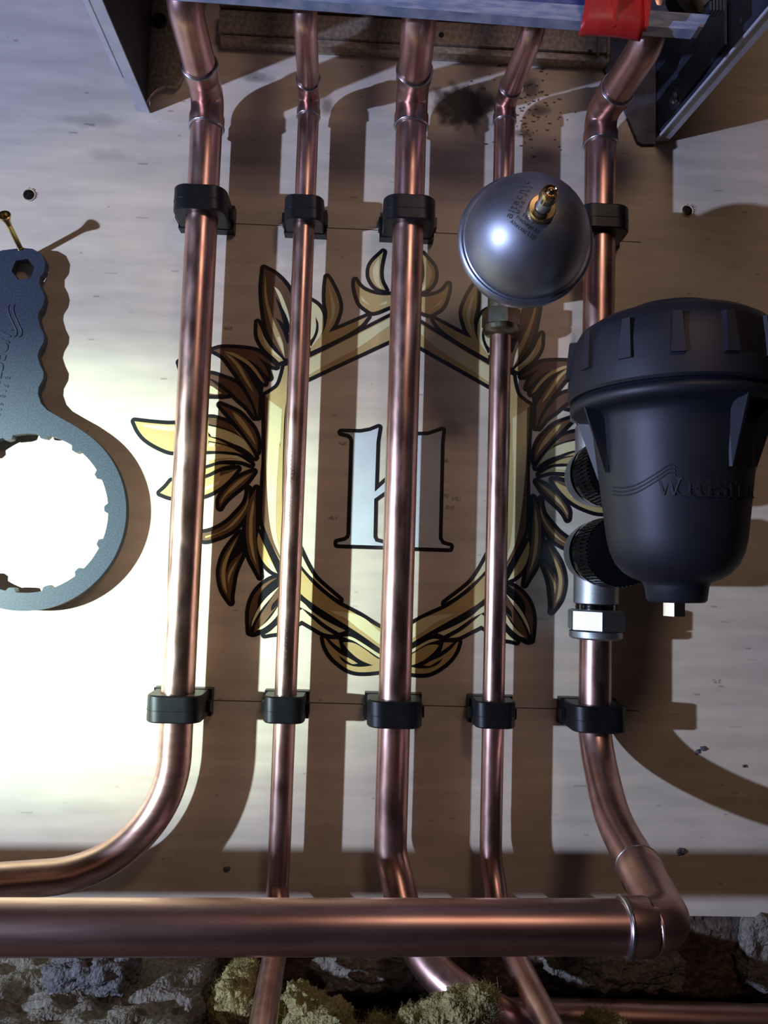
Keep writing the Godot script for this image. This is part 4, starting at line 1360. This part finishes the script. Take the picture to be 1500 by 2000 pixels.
func wrench() -> void:
	# open ring key for the filter lid: outline drawn on the plane of its face, then extruded
	var t := thing("filter_wrench", "flat blue-grey plastic ring wrench with a scalloped handle, hanging on a screw", "wrench")
	var zf := 0.0115
	var zb := 0.0045
	var c := at(53, 1001, zf)
	var Ro := 0.0676
	var Ri := 0.0553
	var tp := at(39, 540, zf)
	var axis2 := Vector2(tp.x - c.x, tp.y - c.y).normalized()
	var lat := Vector2(axis2.y, -axis2.x)       # to the right
	var right := []
	for p in [[45, 484], [64, 486], [80, 495], [88, 512], [86, 530], [77, 543], [77, 556], [84, 570], [87, 583], [84, 597], [75, 611], [74, 622], [79, 640], [86, 655], [85, 668], [76, 684], [73, 696], [78, 712], [85, 727], [84, 740], [75, 757], [74, 770], [80, 788], [92, 801], [116, 815], [145, 831], [170, 848]]:
		var v := at(p[0], p[1], zf)
		right.append(Vector2(v.x - c.x, v.y - c.y))
	var a_join: float = right[-1].angle()
	var pts := PackedVector2Array()
	for v in right:
		pts.append(v)
	# round the ring clockwise to the mirrored joint
	var mir := func(v: Vector2) -> Vector2: return v - lat * (2.0 * v.dot(lat))
	var last: Vector2 = mir.call(right[-1])
	var a_end: float = last.angle()
	if a_end > a_join:
		a_end -= TAU
	var n := 90
	for k in range(1, n):
		var a := lerpf(a_join, a_end, float(k) / n)
		var blend := minf(smoothstep(0.0, 0.06, float(k) / n), smoothstep(1.0, 0.94, float(k) / n))
		pts.append(Vector2(cos(a), sin(a)) * lerpf(right[-1].length(), Ro, blend))
	for k in range(right.size() - 1, 0, -1):
		pts.append(mir.call(right[k]) - lat * (0.0090 * smoothstep(0.0, 6.0, right.size() - 1.0 - k) * smoothstep(0.0, 3.0, float(k))))
	var whole := CSGCombiner3D.new()
	whole.name = "blade"
	whole.position = Vector3(c.x, c.y, 0.0)
	var outline := CSGPolygon3D.new()
	outline.polygon = pts
	outline.depth = zf - zb
	outline.position.z = zf
	whole.add_child(outline)
	# hole with teeth
	var hole := PackedVector2Array()
	var teeth := 14
	for k in teeth:
		var a0 := TAU * k / teeth + 0.02
		for e in [[0.0, 0.0], [0.03, 0.0026], [0.095, 0.0028], [0.13, 0.0], [0.2, 0.0], [0.27, 0.0], [0.34, 0.0], [0.40, 0.0]]:
			var a: float = a0 + e[0]
			hole.append(Vector2(cos(a), sin(a)) * (Ri - e[1]))
	var cut := CSGPolygon3D.new()
	cut.polygon = hole
	cut.depth = 0.03
	cut.position.z = 0.02
	cut.operation = CSGShape3D.OPERATION_SUBTRACTION
	whole.add_child(cut)
	var hx := PackedVector2Array()
	var hc := at(45, 526, zf)
	for k in 6:
		var a := TAU * k / 6.0 + 0.2
		hx.append(Vector2(hc.x - c.x, hc.y - c.y) + Vector2(cos(a), sin(a)) * 0.0082)
	var cut2 := CSGPolygon3D.new()
	cut2.polygon = hx
	cut2.depth = 0.03
	cut2.position.z = 0.02
	cut2.operation = CSGShape3D.OPERATION_SUBTRACTION
	whole.add_child(cut2)
	whole.material_override = M.wrench
	for ch in whole.get_children():
		ch.material = M.wrench
	t.add_child(whole)
	# moulded marks
	var hit := func(px: float, py: float) -> Vector3: return at(px, py, zf)
	var nrm := func(_p: Vector3) -> Vector3: return Vector3(0, 0, 1)
	var sans := SystemFont.new()
	sans.font_names = PackedStringArray(["Droid Sans"])
	var st := SurfaceTool.new()
	st.begin(Mesh.PRIMITIVE_TRIANGLES)
	lettering(st, "WORCESTER", Vector2(12, 642), Vector2(-26, 800), 0.0085, hit, nrm, 0.0, sans, 0.0008)
	lettering(st, "8 718 685 021", Vector2(16, 733), Vector2(-16, 850), 0.0034, hit, nrm, 0.0, sans, 0.0006)
	obj_text("moulded_text", st, M.wrench, t)
	st = new_st()
	for dx in [0.0, 10.0]:
		var p := []
		for q in [[19, 595], [16, 602], [19, 616], [27, 634], [33, 648], [31, 656], [26, 659]]:
			p.append(at(q[0] + dx, q[1], zf))
		tube(st, spline(p, 5), 0.0005, 8)
	obj("moulded_waves", st, M.wrench, t)

func screws() -> void:
	var t := thing("hanging_screw", "long brassy wood screw sticking out of the board through the wrench handle", "screw")
	var tip := at(58, 522, -0.006)
	var head := at(8, 420, 0.039)
	var xf := axis_xf(tip, head - tip)
	var L := tip.distance_to(head)
	var st := new_st()
	lathe(st, [Vector2(0.0019, L - 0.0085), Vector2(0.0023, L - 0.0055), Vector2(0.0036, L - 0.0022), Vector2(0.0043, L - 0.0006), Vector2(0.0043, L), Vector2(0.0040, L + 0.0002), Vector2(0.0024, L), Vector2(0.0016, L - 0.0016), Vector2(0, L - 0.0018)], xf, 28)
	obj("head", st, M.zinc_yellow, t)
	st = new_st()
	lathe(st, [Vector2(0.0019, L * 0.42), Vector2(0.0019, L - 0.008)], xf, 20)
	obj("shank", st, M.zinc_yellow, t)
	st = new_st()
	lathe(st, [Vector2(0, 0), Vector2(0.0013, 0.004), Vector2(0.0015, L * 0.42)], xf, 14)
	var hel := []
	for k in 150:
		var a := k * 0.42
		hel.append(xf * Vector3(0.0017 * cos(a), 0.004 + (L * 0.42 - 0.004) * k / 149.0, 0.0017 * sin(a)))
	tube(st, hel, 0.00045, 5, false)
	obj("thread", st, M.zinc_yellow, t)
	countersunk_screw(57, 381, "countersunk wood screw in the board above the wrench")
	countersunk_screw(1342, 412, "countersunk wood screw in the board to the right of the vessel")
	for q in [[443, 1697, 0.0022], [1330, 1662, 0.003], [1372, 1462, 0.0022], [1362, 1467, 0.0016], [1452, 1496, 0.001]]:
		var p := at(q[0], q[1], 0.0)
		st = new_st()
		lump(st, p + Vector3(0, 0, 0.0005), Vector3(q[2], q[2] * 0.7, 0.0007), 0.6, 0.0012, int(q[0]), 5, Basis(), 400.0)
		var o := obj("chipping", st, M.slate)
		tag(o, "tiny grey fleck of debris stuck on the lower part of the board", "debris", "flecks on the board")

func rubble() -> void:
	# brickwork below the board, its face a little behind it
	var wall := MeshInstance3D.new()
	var st := new_st()
	lump(st, Vector3(0, -0.43, -0.075), Vector3(0.75, 0.19, 0.045), 0.0, 0.004, 71, 40, Basis(), 40.0)
	wall = structure("wall_footing", st, M.mortar)
	var sd := 100
	for row in 4:
		var y := -0.262 - row * 0.075
		for k in 8:
			var x := -0.70 + k * 0.225 + (0.06 if row % 2 else 0.145) - 0.06
			st = new_st()
			lump(st, Vector3(x, y, -0.052), Vector3(0.106, 0.0325, 0.042), 0.06, 0.006, sd, 14, Basis(), 30.0)
			sd += 1
			obj("brick", st, M.brick, wall)
	# floor of the recess, rough and dusty
	st = new_st()
	lump(st, Vector3(0.0, -0.42, 0.16), Vector3(0.62, 0.06, 0.2), 0.0, 0.02, 72, 44, Basis(), 22.0)
	var fl := obj("rubble_floor", st, M.brick)
	fl.set_meta("kind", "structure")
	# broken ledge on the left
	var t := obj("broken_brick", ledge(73, Vector3(-0.20, -0.296, 0.042), Vector3(0.116, 0.036, 0.062)), M.mortar)
	tag(t, "broken dusty brick ledge under the large horizontal pipe, beside the yellow wool", "brick")
	t = obj("broken_brick", ledge(74, Vector3(-0.405, -0.288, 0.03), Vector3(0.070, 0.036, 0.06)), M.mortar)
	tag(t, "broken brick at the far end of the ledge, under the wrench", "brick")
	st = new_st()
	lump(st, at(182, 1893, 0.045), Vector3(0.025, 0.0105, 0.017), 0.35, 0.009, 75, 16, Basis(Vector3(0, 0, 1), 0.12), 70.0)
	t = obj("mortar_chunk", st, M.slate)
	tag(t, "blue-grey lump of mortar lying on the broken ledge", "stone")
	for q in [[20, 1955, 0.05, 0.004], [60, 1990, 0.06, 0.006], [310, 1990, 0.075, 0.004], [255, 1935, 0.05, 0.003], [345, 1900, 0.04, 0.0025], [375, 1920, 0.045, 0.0022]]:
		st = new_st()
		lump(st, at(q[0], q[1], q[2]), Vector3(q[3], q[3] * 0.7, q[3]), 0.5, q[3] * 0.6, int(q[0]) + 300, 7, Basis(Vector3.UP, q[0]), 200.0)
		t = obj("pebble", st, M.slate)
		tag(t, "small grey pebble among the dust on the broken ledge", "pebble", "pebbles on the ledge")
	# mortar squeezed out below the board on the right
	st = new_st()
	lump(st, at(1195, 1880, 0.0), Vector3(0.048, 0.011, 0.014), 0.55, 0.009, 76, 20, Basis(Vector3(0, 0, 1), -0.05), 60.0)
	t = obj("mortar_chunk", st, M.mortar)
	tag(t, "smear of grey mortar on the brickwork under the elbow", "mortar")
	st = new_st()
	lump(st, at(1478, 1850, -0.006), Vector3(0.012, 0.024, 0.01), 0.4, 0.006, 77, 12, Basis(), 70.0)
	t = obj("mortar_chunk", st, M.mortar)
	tag(t, "upright mortar joint between bricks beyond the elbow", "mortar")
	st = new_st()
	lump(st, at(730, 1885, 0.01), Vector3(0.035, 0.010, 0.014), 0.5, 0.008, 78, 14, Basis(), 60.0)
	t = obj("mortar_chunk", st, M.mortar)
	tag(t, "grey mortar lump behind the foot of the middle pipe", "mortar")
	# yellow mineral wool
	wool(81, [[478, 1893, 0.030, 0.008], [468, 1925, 0.045, 0.011], [455, 1965, 0.060, 0.013], [500, 1985, 0.065, 0.012], [590, 1975, 0.060, 0.015], [640, 2000, 0.070, 0.015]], "tuft of yellow mineral wool around the foot of the narrow pipe")
	wool(82, [[905, 1968, 0.105, 0.011], [940, 1955, 0.105, 0.009], [860, 1985, 0.10, 0.011], [810, 2000, 0.10, 0.009], [740, 2005, 0.09, 0.006]], "tuft of yellow mineral wool at the foot of the middle pipe")
	wool(83, [[1165, 2000, 0.060, 0.008], [1195, 2006, 0.060, 0.008]], "small pale tuft of mineral wool in front of the low level pipe")

func ledge(sd: int, c: Vector3, half: Vector3) -> SurfaceTool:
	var st := new_st()
	lump(st, c, half, 0.05, 0.012, sd, 40, Basis(Vector3(0, 0, 1), 0.03), 36.0)
	return st

func wool(sd: int, spots: Array, label: String) -> void:
	var t := thing("mineral_wool", label, "insulation", "tufts of mineral wool")
	var r := RandomNumberGenerator.new()
	r.seed = sd
	var st := new_st()
	for q in spots:
		lump(st, at(q[0], q[1], q[2]), Vector3(q[3], q[3] * 0.75, q[3] * 0.8), 0.85, q[3] * 0.45, sd + int(q[0]), 16, Basis(Vector3.UP, q[0]), 90.0)
	obj("wad", st, M.wool, t)
	st = new_st()
	for q in spots:
		var c := at(q[0], q[1], q[2])
		for k in 900:
			var d := Vector3(r.randfn(), r.randfn(), r.randfn()).normalized()
			var p: Vector3 = c + d * Vector3(q[3], q[3] * 0.75, q[3] * 0.8) * r.randf_range(0.85, 1.25)
			var g := d.cross(Vector3(r.randfn(), r.randfn(), r.randfn())).normalized()
			g = (g + d * r.randf_range(-0.15, 0.45)).normalized()
			var s := g.cross(Vector3(r.randfn(), r.randfn(), r.randfn())).normalized()
			var w := 0.00007
			var len_ := r.randf_range(0.003, 0.009)
			var bow := s.cross(g) * r.randf_range(-0.5, 0.5)
			var prev: Vector3 = p
			for j in 4:
				var u := (j + 1) / 4.0
				var nxt: Vector3 = p + g * len_ * u + bow * len_ * sin(u * 3.0) * 0.5
				quad(st, prev - s * w, prev + s * w, nxt + s * w, nxt - s * w)
				prev = nxt
	var f := obj("fibres", st, M.wool, t)
	f.set_meta("kind", "stuff")
